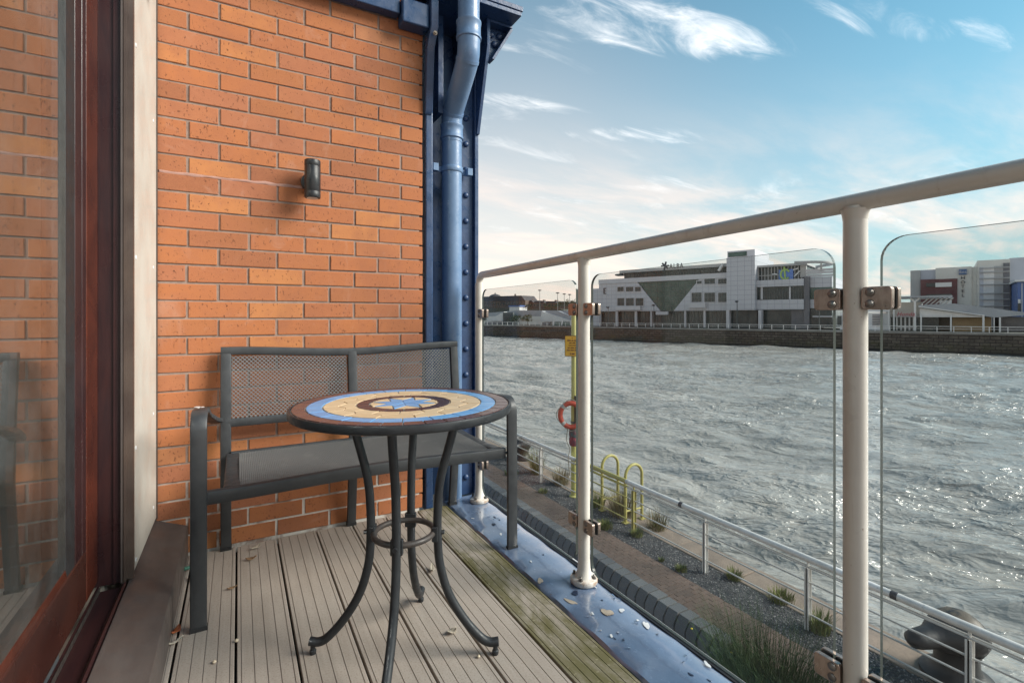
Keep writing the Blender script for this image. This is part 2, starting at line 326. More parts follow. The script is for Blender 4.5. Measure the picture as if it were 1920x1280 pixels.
    n = NT('atrium_glass'); f = n.noise(.25, 5, .65); c = n.mix(n.ramp(f, .35, .68), (.022, .060, .050), (.085, .135, .115)); n.set(c, .14, 0, None, .35)
    simple('mullion', (.10, .115, .115), rough=.5); simple('dark_fix', (.05, .05, .06), rough=.6)
    simple('poster_blue', (.10, .20, .55), (.14, .26, .60), .6, .5); simple('poster_green', (.42, .60, .18), rough=.5)
    simple('render_cream', (.74, .72, .67), (.68, .66, .61), .2, .8); simple('render_white', (.84, .82, .78), (.78, .76, .72), .2, .8)
    simple('render_grey', (.46, .46, .455), (.40, .40, .40), .2, .8); simple('render_lilac', (.52, .54, .60), (.48, .50, .56), .2, .8); simple('red_clad', (.175, .070, .070), (.13, .055, .058), .3, .8)
    simple('far_white', (.74, .74, .73), (.66, .66, .66), .4, .6); simple('roof_metal', (.36, .38, .41), (.31, .33, .36), .3, .5); simple('buff_wall', (.36, .27, .155), (.31, .23, .13), .3, .9)
    simple('sign_blue', (.035, .12, .30), rough=.4); simple('sign_red', (.48, .035, .07), rough=.5); simple('blue_clad', (.07, .14, .36), (.10, .18, .42), .3, .5)
    simple('slate', (.075, .075, .082), (.05, .05, .056), .5, .8); simple('sandstone', (.17, .135, .11), (.12, .095, .08), .4, .9); simple('red_sandstone', (.20, .115, .085), (.15, .09, .07), .4, .9)
    simple('teal_panel', (.06, .17, .145), (.05, .14, .125), .4, .5); simple('pole_grey', (.20, .20, .20), rough=.6)
    simple('curtain', (.60, .55, .47), rough=.9); simple('room_wall', (.55, .50, .43), rough=.8); simple('room_floor', (.32, .27, .22), rough=.6)
make_materials()

# ------------------------------------------------------------------ mesh helpers
class MB:
    def __init__(s): s.v, s.f = [], []
    def add(s, vs, fs):
        o = len(s.v); s.v += [tuple(v) for v in vs]; s.f += [tuple(i+o for i in f) for f in fs]; return s
    def box(s, x0, x1, y0, y1, z0, z1):
        return s.add([(x, y, z) for z in (z0, z1) for y in (y0, y1) for x in (x0, x1)],
                     [(0, 2, 3, 1), (4, 5, 7, 6), (0, 1, 5, 4), (2, 6, 7, 3), (0, 4, 6, 2), (1, 3, 7, 5)])
    def prism(s, poly, axis, a, b):
        """poly: 2-D outline; extruded along axis from a to b. axis 'x': (y,z), 'y': (x,z), 'z': (x,y)"""
        def P(p, t): return {'x': (t, p[0], p[1]), 'y': (p[0], t, p[1]), 'z': (p[0], p[1], t)}[axis]
        n = len(poly); vs = [P(p, a) for p in poly]+[P(p, b) for p in poly]
        fs = [tuple(range(n))[::-1], tuple(range(n, 2*n))]+[(i, (i+1) % n, n+(i+1) % n, n+i) for i in range(n)]
        return s.add(vs, fs)
    def tube(s, pts, r, n=12, cap=True, closed=False):
        return s.sweep(pts, [(math.cos(2*PI*i/n), math.sin(2*PI*i/n)) for i in range(n)], r, cap, closed)
    def sweep(s, pts, prof, r=1., cap=True, closed=False, up=None):
        pts = [Vector(p) for p in pts]; k = len(pts); n = len(prof); vs = []
        rr = r if isinstance(r, (list, tuple)) else [r]*k
        T = []
        for i in range(k):
            if closed: d = pts[(i+1) % k]-pts[i-1]
            else: d = pts[min(i+1, k-1)]-pts[max(i-1, 0)]
            T.append(d.normalized())
        u = Vector(up) if up else (Vector((0, 0, 1)) if abs(T[0].z) < .9 else Vector((1, 0, 0)))
        for i in range(k):
            u = (u-T[i]*u.dot(T[i])).normalized(); w = T[i].cross(u)
            vs += [pts[i]+(u*p[0]+w*p[1])*rr[i] for p in prof]
        fs = []
        for i in range(k if closed else k-1):
            j = (i+1) % k
            fs += [(i*n+a, i*n+(a+1) % n, j*n+(a+1) % n, j*n+a) for a in range(n)]
        if cap and not closed: fs += [tuple(range(n))[::-1], tuple((k-1)*n+a for a in range(n))]
        return s.add(vs, fs)
    def lathe(s, prof, c=(0, 0, 0), n=24, axis='z'):
        vs = []
        for r, h in prof:
            for i in range(n):
                a = 2*PI*i/n; p = (r*math.cos(a), r*math.sin(a), h)
                if axis == 'y': p = (p[0], p[2], -p[1])
                if axis == 'x': p = (p[2], p[0], p[1])
                vs.append((p[0]+c[0], p[1]+c[1], p[2]+c[2]))
        k = len(prof); fs = [(i*n+a, i*n+(a+1) % n, (i+1)*n+(a+1) % n, (i+1)*n+a) for i in range(k-1) for a in range(n)]
        fs += [tuple(range(n))[::-1], tuple((k-1)*n+a for a in range(n))]
        return s.add(vs, fs)
    def mesh(s, name, mat, smooth=False):
        me = bpy.data.meshes.new(name); me.from_pydata(s.v, [], s.f); me.validate()
        for mm in (mat if isinstance(mat, (list, tuple)) else [mat]): me.materials.append(MATS[mm])
        bm = bmesh.new(); bm.from_mesh(me); bmesh.ops.recalc_face_normals(bm, faces=bm.faces); bm.to_mesh(me); bm.free()
        if smooth:
            me.polygons.foreach_set('use_smooth', [True]*len(me.polygons)); me.set_sharp_from_angle(angle=R(42))
        return me
    def obj(s, name, mat, parent=None, loc=None, smooth=False, bevel=0, seg=2):
        o = bpy.data.objects.new(name, s.mesh(name, mat, smooth or bevel > 0)); COL.objects.link(o)
        if parent: o.parent = parent
        if loc: o.location = loc
        if bevel:
            b = o.modifiers.new('bevel', 'BEVEL'); b.width = bevel; b.segments = seg; b.limit_method = 'ANGLE'; b.angle_limit = R(40); b.harden_normals = True
        return o
def tag(o, label, cat, group=None):
    o['label'] = label; o['category'] = cat
    if group: o['group'] = group
    return o
def thing(name, label, cat, loc=(0, 0, 0), rz=0, group=None):
    o = bpy.data.objects.new(name, None); COL.objects.link(o); o.location = loc; o.rotation_euler = (0, 0, rz)
    o.empty_display_size = .1
    return tag(o, label, cat, group)
def struct(o): o['kind'] = 'structure'; return o
def stuff(o): o['kind'] = 'stuff'; return o
def inst(o, parent, loc, rot=None, scale=None):
    c = o.copy(); COL.objects.link(c); c.parent = parent; c.location = loc
    if rot: c.rotation_euler = rot
    if scale: c.scale = scale
    return c
def rrect(w, h, r, n=4):
    out = []
    for cx, cy, a0 in ((w/2-r, h/2-r, 0), (-w/2+r, h/2-r, 90), (-w/2+r, -h/2+r, 180), (w/2-r, -h/2+r, 270)):
        out += [(cx+r*math.cos(R(a0+90*i/n)), cy+r*math.sin(R(a0+90*i/n))) for i in range(n+1)]
    return out
def bez(pts, n=8):
    """Catmull-Rom through points"""
    P = [Vector(p) for p in pts]; P = [P[0]*2-P[1]]+P+[P[-1]*2-P[-2]]; out = []
    for i in range(1, len(P)-2):
        for k in range(n):
            t = k/n; a, b, c, d = P[i-1:i+3]
            out.append(.5*((2*b)+(-a+c)*t+(2*a-5*b+4*c-d)*t*t+(-a+3*b-3*c+d)*t**3))
    return out+[P[-2]]
def text_mesh(name, txt, size, mat, parent, depth=.01, shear=0., spacing=1.):
    cu = bpy.data.curves.new(name, 'FONT'); cu.body = txt; cu.size = size; cu.extrude = depth; cu.shear = shear; cu.space_character = spacing
    cu.align_x = 'CENTER'; cu.align_y = 'CENTER'; cu.resolution_u = 2
    t = bpy.data.objects.new(name+'_tmp', cu); COL.objects.link(t)
    me = bpy.data.meshes.new_from_object(t.evaluated_get(bpy.context.evaluated_depsgraph_get()))
    bpy.data.objects.remove(t); bpy.data.curves.remove(cu)
    me.materials.clear(); me.materials.append(MATS[mat])
    o = bpy.data.objects.new(name, me); COL.objects.link(o); o.parent = parent; return o

# ------------------------------------------------------------------ levels of the place
D = 2.45                 # face of the brick end wall
ZP = CAM_H-4.9           # promenade
ZW = CAM_H-6.4           # water
ZQ = CAM_H-2.75          # far quay
BA = Vector((69.3, 144.5)); BB = Vector((110.5, 29.3)); EU = (BB-BA).normalized(); EV = Vector((-EU.y, EU.x))
BANK_RZ = math.atan2(EU.y, EU.x)

# ================================================================== SETTING: river, promenade, far ground
def make_water():
    # rings round the balcony so that near waves are finely meshed; sum of wind waves as real displacement
    nr, na = 560, 520
    r = 6*np.exp(np.linspace(0, math.log(420/6), nr)); a = np.linspace(R(-32), R(108), na)
    rr, aa = np.meshgrid(r, a, indexing='ij'); x = rr*np.sin(aa); y = rr*np.cos(aa); z = np.zeros_like(x)
    for i in range(46):
        lam = .55*(9.0/.55)**(i/45)*rng.uniform(.9, 1.1); th = R(217)+rng.normal(0, .42); k = 2*PI/lam
        amp = .0125*lam**.80*rng.uniform(.7, 1.3)
        fade = np.clip((lam/(rr*.011+1e-6)-1.0)/1.5, 0, 1)      # leave out waves finer than the mesh there
        ph = k*(x*math.cos(th)+y*math.sin(th))+rng.uniform(0, 6.28)
        ph = ph+.7*np.sin(.23*x*math.sin(i)+.19*y*math.cos(i)+i)
        z += amp*fade*(np.sin(ph)+.32*np.sin(2*ph+1.2))
    v = np.stack([x, y, z], -1).reshape(-1, 3)
    idx = np.arange(nr*na).reshape(nr, na)
    f = np.stack([idx[:-1, :-1], idx[:-1, 1:], idx[1:, 1:], idx[1:, :-1]], -1).reshape(-1, 4)
    me = bpy.data.meshes.new('river'); me.vertices.add(len(v)); me.vertices.foreach_set('co', v.ravel())
    me.loops.add(f.size); me.loops.foreach_set('vertex_index', f.ravel()); me.polygons.add(len(f))
    me.polygons.foreach_set('loop_start', np.arange(0, f.size, 4)); me.polygons.foreach_set('loop_total', np.full(len(f), 4))
    me.update(); me.validate(); me.polygons.foreach_set('use_smooth', np.ones(len(f), bool)); me.flip_normals()
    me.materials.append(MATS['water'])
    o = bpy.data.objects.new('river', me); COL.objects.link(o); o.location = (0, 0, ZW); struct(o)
make_water()

def make_promenade():
    root = struct(MB().box(6.24, 8.10, -14, 60, ZP-4, ZP-.055).obj('promenade', 'paver_joint'))
    # sunken strip under the balcony, edged by the dark brick kerb
    struct(MB().box(-6, 6.239, -14, 60, ZP-4, ZP-.42).obj('planting_bed_ground', 'soil'))
    # big brown pavers, running bond
    mk = []
    for w in (.196, .096):
        mk.append(MB().box(-w/2, w/2, -.0475, .0475, -.05, 0).obj('paver', 'paver', root, bevel=.005, seg=1))
    used = [False]*2; n = 0
    row = 0; y = 3.3
    while y < 17.4 and n < 297:
        xs_ = [(6.64, 0), (6.84, 0), (7.04, 0), (7.24, 0)] if row % 2 else [(6.59, 1), (6.74, 0), (6.94, 0), (7.14, 0), (7.29, 1)]
        for x, k in xs_:
            loc = (x, y, ZP+random.uniform(-.004, .004))
            if not used[k]: mk[k].location = loc; used[k] = True
            else: inst(mk[k], root, loc, (random.uniform(-.012, .012), random.uniform(-.012, .012), random.uniform(-.008, .008)))
            n += 1
        y += .1; row += 1
    yend = y-.05
    b = MB()
    for row in range(4):
        y = yend+row % 2*.05
        while y < 30: b.box(6.64+row*.2-.098, 6.64+row*.2+.098, y+.0025, y+.0975, ZP-.05, ZP+random.uniform(-.004, .004)); y += .1
    stuff(b.obj('distant_pavers', 'paver', root))
    # gravel bed with loose stones
    struct(MB().box(7.345, 8.10, -14, 60, ZP-.05, ZP-.006).obj('gravel_bed', 'gravel'))
    b = MB(); ico = [(0, 0, 1), (.9, 0, .3), (.28, .85, .3), (-.72, .52, .3), (-.72, -.52, .3), (.28, -.85, .3), (.72, .52, -.3), (-.28, .85, -.3), (-.9, 0, -.3), (-.28, -.85, -.3), (.72, -.52, -.3)]
    fc = [(0, 1, 2), (0, 2, 3), (0, 3, 4), (0, 4, 5), (0, 5, 1), (1, 6, 2), (2, 7, 3), (3, 8, 4), (4, 9, 5), (5, 10, 1), (6, 7, 2), (7, 8, 3), (8, 9, 4), (9, 10, 5), (10, 6, 1)]
    bp = MB()
    for i in range(9000):
        y = 2.4+13*random.random()**1.5; x = random.uniform(7.33, 8.11); s = random.uniform(.008, .019)
        t = random.random()*6.28; c, q = math.cos(t)*s, math.sin(t)*s
        vs = [(x+p[0]*c-p[1]*q, y+p[0]*q+p[1]*c, ZP-.004+p[2]*s*.7) for p in ico]
        (bp if random.random() < .16 else b).add(vs, fc)
    for m, nm in ((b, 'stone_dark'), (bp, 'stone_pale')):
        o = m.obj('loose_gravel', nm); stuff(o); tag(o, 'dark loose gravel beside the quay railing' if nm == 'stone_dark' else 'scattered pale stones among the dark gravel', 'gravel')
    # concrete quay coping in long blocks
    cop = struct(MB().box(8.10, 8.78, -14, 60, ZP-4.0, ZP-.06).obj('quay_edge', 'quay_stone'))
    y = -2.
    while y < 30:
        l = random.uniform(1.3, 1.9)
        MB().box(8.105, 8.80+random.uniform(-.015, .015), y+.008, y+l-.008, ZP-.30, ZP+.012+random.uniform(-.006, .006)).obj('coping_stone', 'coping', cop, bevel=.02)
        y += l
make_promenade()

def make_dark_kerb():
    t = thing('brick_kerb', 'dark grey brick-on-edge kerb between the shaded bed and the brown paving', 'kerb', (6.42, 0, ZP))
    MB().prism([(-.205, -.5), (-.205, -.125), (-.115, .02), (.12, .02), (.12, -.5)], 'y', 2., 30.).obj('kerb_core', 'paver_joint', t)
    # bullnosed brick: flat top, chamfer, upright face towards the balcony
    prof = [(-.225, -.46), (-.225, -.11), (-.12, .045), (.13, .045), (.13, -.05)]
    base = MB().prism(prof, 'y', -.100, .100).obj('kerb_brick', 'dark_paver', t, bevel=.008, seg=1)
    y = 4.95; first = True
    while y < 22:
        loc = (random.uniform(-.006, .006), y, random.uniform(-.006, .006))
        if first: base.location = loc; first = False
        else: inst(base, t, loc, (random.uniform(-.012, .012), random.uniform(-.03, .03), random.uniform(-.03, .03)))
        y += .226
    # return wall towards the building
    t2 = thing('planter_wall', 'low grey brick planter wall running back from the dark kerb under the broom bush', 'wall', (6.22, 4.72, ZP))
    MB().box(-2.2, -.02, -.10, .10, -.9, .02).obj('wall_core', 'dark_paver', t2)
    for i in range(9):
        MB().box(-.02-.225*i-.215, -.02-.225*i, -.115, .115, .022, .085).obj('coping_brick', 'dark_paver', t2, bevel=.008, seg=1)
make_dark_kerb()

def make_quay_railing():
    t = thing('quay_railing', 'white tubular quayside railing with a yellow length by the ladder', 'railing', (7.82, 0, ZP))
    yA, yB = 8.62, 10.62
    for a, b, m in ((-4, yA, 'rail_white'), (yA, yB, 'yellow_paint'), (yB, 40, 'rail_white')):
        MB().tube([(0, a, 1.10), (0, b, 1.10)], .052, 16).obj('top_rail', m, t, smooth=True)
        mm = 'yellow_paint' if m == 'yellow_paint' else 'rail_grey'
        for x, z, r in ((-.03, .985, .014), (.03, .985, .014), (0, .74, .015), (0, .50, .015), (0, .24, .015)):
            MB().tube([(x, a, z), (x, b, z)], r, 8).obj('lower_rail', mm, t, smooth=True)
    for y in (2.56, 4.52, 6.47, 8.42, 12.33, 14.28, 16.24, 18.2, 20.2, .6):
        m = 'yellow_paint' if y == 8.42 else 'rail_white'
        p = MB().box(-.045, .045, -.012, .012, -.03, .96).box(-.045, -.035, -.035, .035, -.03, .96).box(.035, .045, -.035, .035, -.03, .96).obj('post', m, t, bevel=.003, seg=1)
        MB().tube([(0, y, .95), (0, y, 1.06)], .018, 8).obj('rail_bracket', m, p).location = (0, -y, 0)
        p.location = (0, y, 0)
    for y in (3.35, 7.05, 10.62, 13.4, 8.62):
        MB().tube([(0, y-.04, 1.10), (0, y+.04, 1.10)], .0565, 16).obj('rail_sleeve', 'dark_fix' if y in (3.35, 7.05) else 'rail_grey', t, smooth=True)
make_quay_railing()

def make_quay_things():
    for y, lab in ((9.78, 'farther of the two yellow ladder hoops beyond the railing'), (8.92, 'nearer of the two yellow ladder hoops beyond the railing')):
        t = thing('ladder_hoop', lab, 'hoop', (8.02, y, ZP), 0, 'yellow ladder hoops')
        pts = [(0, 0, -.05), (0, 0, 1.1)]+[(.26-.26*math.cos(a), 0, 1.1+.26*math.sin(a)) for a in np.linspace(.2, PI-.2, 10)]+[(.52, 0, 1.1), (.52, 0, -.05)]
        MB().tube(pts, .036, 12).obj('hoop', 'yellow_paint', t, smooth=True)
        MB().box(-.07, .07, -.07, .07, 0.013, .03).obj('foot_plate', 'yellow_paint', t)
        MB().box(.45, .59, -.07, .07, .013, .03).obj('foot_plate', 'yellow_paint', t)
        MB().tube([(.0, 0, .28), (.52, 0, .28)], .022, 8).obj('crossbar', 'yellow_paint', t, smooth=True)
    px, py = 8.0, 10.94
    t = thing('lifebuoy_pole', 'tall yellow-green pole by the quay railing carrying the warning sign', 'pole', (px, py, ZP))
    MB().lathe([(.13, -.02), (.13, .02), (.082, .05), (.082, 2.6), (.074, 2.7), (.074, 5.02), (.05, 5.06), (.0, 5.07)], n=20).obj('shaft', 'pole_yellow', t, smooth=True)
    for z in (2.0, 2.6): MB().lathe([(.09, z), (.095, z+.005), (.095, z+.045), (.09, z+.05)], n=20).obj('strap', 'pole_grey', t, smooth=True)
    MB().box(-.05, .05, -.17, -.07, 1.95, 2.75).obj('lifebuoy_rack', 'bark', t, bevel=.01)
    f = (Vector((0, 0))-Vector((px, py))).normalized(); rz = math.atan2(f.x, -f.y)     # faces the balcony (local -y)
    s = thing('warning_sign', 'orange-yellow warning sign with lines of small print on the pole', 'sign', (px+f.x*.10-.0, py+f.y*.10, ZP+4.1), rz)
    s.location.x -= .06
    MB().prism(rrect(.40, .56, .03), 'y', -.004, .004).obj('plate', 'sign_edge', s)
    MB().prism(rrect(.375, .535, .02), 'y', -.0075, -.0045).obj('face', 'sign_yellow', s)
    z = .215
    for ws, hh in (((.02,), .03), ((.10, .05, .09), .035), ((.07, .08), .028), ((.20,), .022), ((.06, .10, .05), .03), ((.08, .09, .08), .032)):
        tot = sum(ws)+.018*(len(ws)-1); x = -tot/2; b = MB()
        for w in ws: b.box(x, x+w, -.0105, -.008, z-hh/2, z+hh/2); x += w+.018
        b.obj('print_line', 'sign_ink', s); z -= .066
    MB().box(-.06, -.035, -.0105, -.008, -.235, -.185).box(-.015, .065, -.0105, -.008, -.235, -.19).obj('print_line', 'sign_ink', s)
    # lifebuoy hanging on the pole
    b = thing('lifebuoy', 'red ring lifebuoy with pale bands hanging on the yellow pole', 'lifebuoy', (px+f.x*.24-.10, py+f.y*.24, ZP+2.27), rz)
    def ringseg(a0, a1, r, m, nm):
        MB().tube([(.285*math.cos(a), 0, .315*math.sin(a)) for a in np.linspace(a0, a1, 14)], r, 12).obj(nm, m, b, smooth=True)
    for k in range(4):
        a = PI/4+k*PI/2
        ringseg(a+.13, a+PI/2-.13, .066, 'ring_red', 'ring_segment'); ringseg(a-.14, a+.14, .069, 'ring_band', 'band')
    pts = []
    for k in range(33):
        a = 2*PI*k/32; q = .36+.03*math.cos(4*a); pts.append((q*math.cos(a), -.03, q*1.08*math.sin(a)))
    MB().tube(pts, .009, 6).obj('grab_line', 'rope', b)
    g = thing('throw_bag', 'teal and red rescue bag strapped under the lifebuoy', 'bag', (px+f.x*.17, py+f.y*.17, ZP+1.42), rz)
    MB().lathe([(.02, 0), (.11, .01), (.13, .06), (.135, .20), (.12, .25)], n=14).obj('bag_bottom', 'bag_red', g, smooth=True)
    MB().lathe([(.128, .25), (.136, .30), (.130, .46), (.09, .52), (.03, .53)], n=14).obj('bag_body', 'bag_teal', g, smooth=True)
    o = MB().tube(bez([(px-.28, py-.1, ZP+1.92), (px-.33, py-.12, ZP+1.6), (px-.25, py-.15, ZP+1.35), (px-.30, py-.15, ZP+1.1), (px-.20, py-.1, ZP+.62)]), .011, 6).obj('rescue_rope', 'rope', smooth=True)
    tag(o, 'pale rope hanging loose below the lifebuoy', 'rope')
    # mooring bollards
    def bollard(loc, rz, sc, lab):
        t = thing('mooring_bollard', lab, 'bollard', loc, rz, 'mooring bollards'); t.scale = (sc,)*3
        MB().lathe([(.40, 0), (.40, .05), (.30, .09), (.245, .20), (.24, .34), (.29, .44)], (.16, 0, 0), 28).obj('base', 'bollard', t, smooth=True)
        m = MB(); n = 26; prof = []
        for k in range(15):
            s_ = k/14; x = -.62+1.10*s_
            rr = float(np.interp(s_, [0, .03, .10, .35, .52, .66, .80, .90, .97, 1], [.01, .09, .135, .165, .27, .335, .345, .29, .16, .01]))
            prof.append((x, rr, rr*.80, .60-.03*(1-s_)+.02*s_))
        vs, fs = [], []
        for x, ry, rz_, zc in prof:
            for i in range(n): a = 2*PI*i/n; vs.append((x, ry*math.cos(a), zc+rz_*math.sin(a)))
        for k in range(14): fs += [(k*n+i, k*n+(i+1) % n, (k+1)*n+(i+1) % n, (k+1)*n+i) for i in range(n)]
        fs += [tuple(range(n))[::-1], tuple(14*n+i for i in range(n))]
        m.add(vs, fs).obj('horn_head', 'bollard', t, smooth=True)
    bollard((8.36, 2.98, ZP+.018), R(-20), 1.0, 'large black mooring bollard with rusty top behind the near railing')
    bollard((8.42, 14.6, ZP+.018), R(20), .85, 'small distant black mooring bollard behind the bench arm')
make_quay_things()

def blades(nm, mat, parent, n, rad, h, lean, w, base=(0, 0, 0), up=.0):
    b = MB()
    for i in range(n):
        a = random.random()*6.28; q = rad*math.sqrt(random.random()); x, y = base[0]+q*math.cos(a), base[1]+q*math.sin(a)
        hh = h*random.uniform(.45, 1); l = lean*random.uniform(.2, 1); da = a+random.uniform(-.8, .8); dx, dy = math.cos(da)*l, math.sin(da)*l
        px, py = -math.sin(da)*w/2, math.cos(da)*w/2
        t = [(0, 0, 0), (dx*.3, dy*.3, hh*.55), (dx, dy, hh)]
        vs = [(x-px, y-py, base[2]), (x+px, y+py, base[2]), (x+t[1][0]+px*.8, y+t[1][1]+py*.8, base[2]+t[1][2]), (x+t[1][0]-px*.8, y+t[1][1]-py*.8, base[2]+t[1][2]), (x+t[2][0], y+t[2][1], base[2]+t[2][2])]
        b.add(vs, [(0, 1, 2, 3), (3, 2, 4)])
    return b.obj(nm, mat, parent)
def make_weeds():
    specs = [(7.42, 8.95, .20, .26, 130, 'grass', 'bright green grass tuft at the paving edge left of the yellow post'),
             (7.78, 8.28, .15, .24, 100, 'grass', 'green weeds round the foot of the yellow railing post'),
             (7.48, 6.75, .13, .14, 70, 'grass', 'low green weed in front of the railing post beyond the middle glass'),
             (8.12, 6.05, .16, .24, 110, 'grass', 'green weeds beside the railing post on the quay coping'),
             (8.20, 5.2, .24, .22, 120, 'moss', 'yellow-green cushion plant on the quay coping'),
             (7.92, 4.40, .17, .42, 110, 'grass', 'leafy weeds round the railing post next to the thick white post'),
             (7.42, 11.6, .16, .16, 60, 'grass', 'small grass tuft by the far end of the paving'),
             (7.42, 13.4, .25, .18, 80, 'grass', 'grass tuft on the gravel behind the bench leg'),
             (8.25, 11.9, .25, .75, 90, 'dry_stem', 'tall dry reddish weed left of the lifebuoy pole'),
             (8.15, 13.1, .22, 1.15, 90, 'grass', 'tall feathery green weed behind the distant railing'),
             (8.30, 9.35, .34, .85, 150, 'dry_stem', 'tangle of dry weeds between the yellow hoops'),
             (8.45, 8.35, .26, .60, 80, 'dry_stem', 'dry weeds right of the nearer yellow hoop'),
             (7.42, 7.2, .06, .10, 40, 'grass', 'tiny weed growing in the dark gravel'),
             (8.12, 10.1, .24, .55, 80, 'grass', 'green weeds between lifebuoy pole and yellow hoops')]
    for x, y, rad, h, n, m, lab in specs:
        t = thing('weed', lab, 'plant', (x, y, ZP), 0, 'weeds on the quay')
        h *= .8; rad *= .85; blades('leaves', m, t, int(n*1.5), rad, h, h*.6, .014 if h < .5 else .010)
        if h > .5: blades('seed_heads', 'dry_stem', t, n, rad*1.1, h*1.05, h*.35, .010)
        else: blades('undergrowth', 'moss', t, n//2, rad*.7, h*.4, h*.3, .02)
    # broom bush: many thin arching green switches
    t = thing('broom_bush', 'bushy green broom with thin upright switches and a few yellow flowers', 'bush', (6.02, 3.86, ZP-.43))
    b = MB(); tips = []
    for i in range(2600):
        a = random.random()*6.28; q = .46*math.sqrt(random.random()); x, y = q*math.cos(a), q*1.6*math.sin(a)
        h = random.uniform(.5, 1.55)*(1-.3*q); l = random.uniform(.1, .62)*h; da = a+random.gauss(0, .7)
        dx, dy = l*math.cos(da), l*math.sin(da); w = random.uniform(.004, .008)
        mid = (x+dx*.35, y+dy*.35, h*.55); tip = (x+dx, y+dy, h); tips.append(tip)
        for ang in (0, PI/2):
            ox, oy = w/2*math.cos(ang), w/2*math.sin(ang)
            b.add([(x-ox, y-oy, 0), (x+ox, y+oy, 0), (mid[0]+ox*.8, mid[1]+oy*.8, mid[2]), (mid[0]-ox*.8, mid[1]-oy*.8, mid[2]), tip], [(0, 1, 2, 3), (3, 2, 4)])
        for k in range(5):      # side shoots
            s_ = random.uniform(.3, .95); p = Vector((x, y, 0)).lerp(Vector(mid), s_/.55) if s_ < .55 else Vector(mid).lerp(Vector(tip), (s_-.55)/.45)
            e = p+Vector((random.gauss(dx*.1, .04), random.gauss(dy*.1, .04), random.uniform(.06, .2)))
            b.add([(p.x-.002, p.y, p.z), (p.x+.002, p.y+.002, p.z), tuple(e)], [(0, 1, 2)])
    b.obj('switches', 'broom', t)
    for k in range(4):
        p = random.choice(tips); m = MB(); m.lathe([(.0, -.012), (.014, -.006), (.018, .004), (.0, .016)], (p[0]*.8, p[1]*.8, p[2]*.9), 6); m.obj('flower', 'flower', t)
    MB().lathe([(.10, 0), (.05, .1), (.03, .25)], n=8).obj('stem', 'bark', t, smooth=True)
make_weeds()

# ================================================================== THE BALCONY
def make_brick_wall():
    t = thing('brick_wall', 'orange speckled brick end wall of the balcony behind the bench', 'wall', (0, D, 0))
    XL, XR = -.292, .826
    MB().box(XL-.10, XR-.012, .0032, .22, -.15, 2.66).obj('mortar', 'mortar', t)
    def brick(w, k):
        n = 1; v = MB(); e = .0018
        x, hz = w/2, .0330; jit = lambda: random.uniform(-.0016, .0016)
        # slightly irregular arris so that no two edges are ruler straight
        fr = [(-x+e+jit(), -.0012, -hz+e), (x-e+jit(), -.0012, -hz+e+jit()), (x-e, -.0012, hz-e+jit()), (-x+e, -.0012, hz-e)]
        md = [(-x, 0, -hz), (x, 0, -hz+jit()), (x+jit(), 0, hz), (-x, 0, hz+jit())]
        bk = [(a, .05, c) for a, _, c in md]
        v.add(fr+md+bk, [(0, 1, 2, 3)]+[(4+i, 4+(i+1) % 4, (i+1) % 4, i) for i in range(4)]+[(8+i, 8+(i+1) % 4, 4+(i+1) % 4, 4+i) for i in range(4)])
        return v.mesh('brick', 'brick')
    cache = {}
    for row in range(0, 36):
        z0 = .0094+.075*row
        if z0 > 2.56: break
        off = .604 if row % 2 == 0 else .7165
        if row < 17: off -= .004
        # joints
        js = [off-.225*k for k in range(0, 6)]
        js = sorted([j for j in js if XL+.02 < j < XR-.02])
        edges = [XL]+js+[XR+.004]
        for a, b in zip(edges[:-1], edges[1:]):
            g0 = 0 if a == XL else .005; g1 = 0 if b == edges[-1] else .005
            w = b-a-g0-g1; key = (round(w, 3), random.randrange(5) if w > .2 else 0)
            if key not in cache: cache[key] = brick(w, key[1])
            o = bpy.data.objects.new('brick', cache[key]); COL.objects.link(o); o.parent = t
            o.location = ((a+g0+b-g1)/2+random.uniform(-.0015, .0015), random.uniform(-.0012, .0016), z0+.0325+random.uniform(-.0012, .0012))
            o.rotation_euler = (0, random.uniform(-.004, .004), 0)
    # pink repointed bed joint left of the lamp
    pts = [(XL+.01+.58*i/24, .0035+random.uniform(-.0015, .0015), .0094+.075*21-.005+random.uniform(-.002, .002)+.0022) for i in range(25)]
    MB().sweep(pts, rrect(.014, .010, .003, 2), [1+random.uniform(-.25, .25) for _ in pts], up=(0, 0, 1)).obj('pink_pointing', 'pink_mortar', t, smooth=True)
make_brick_wall()

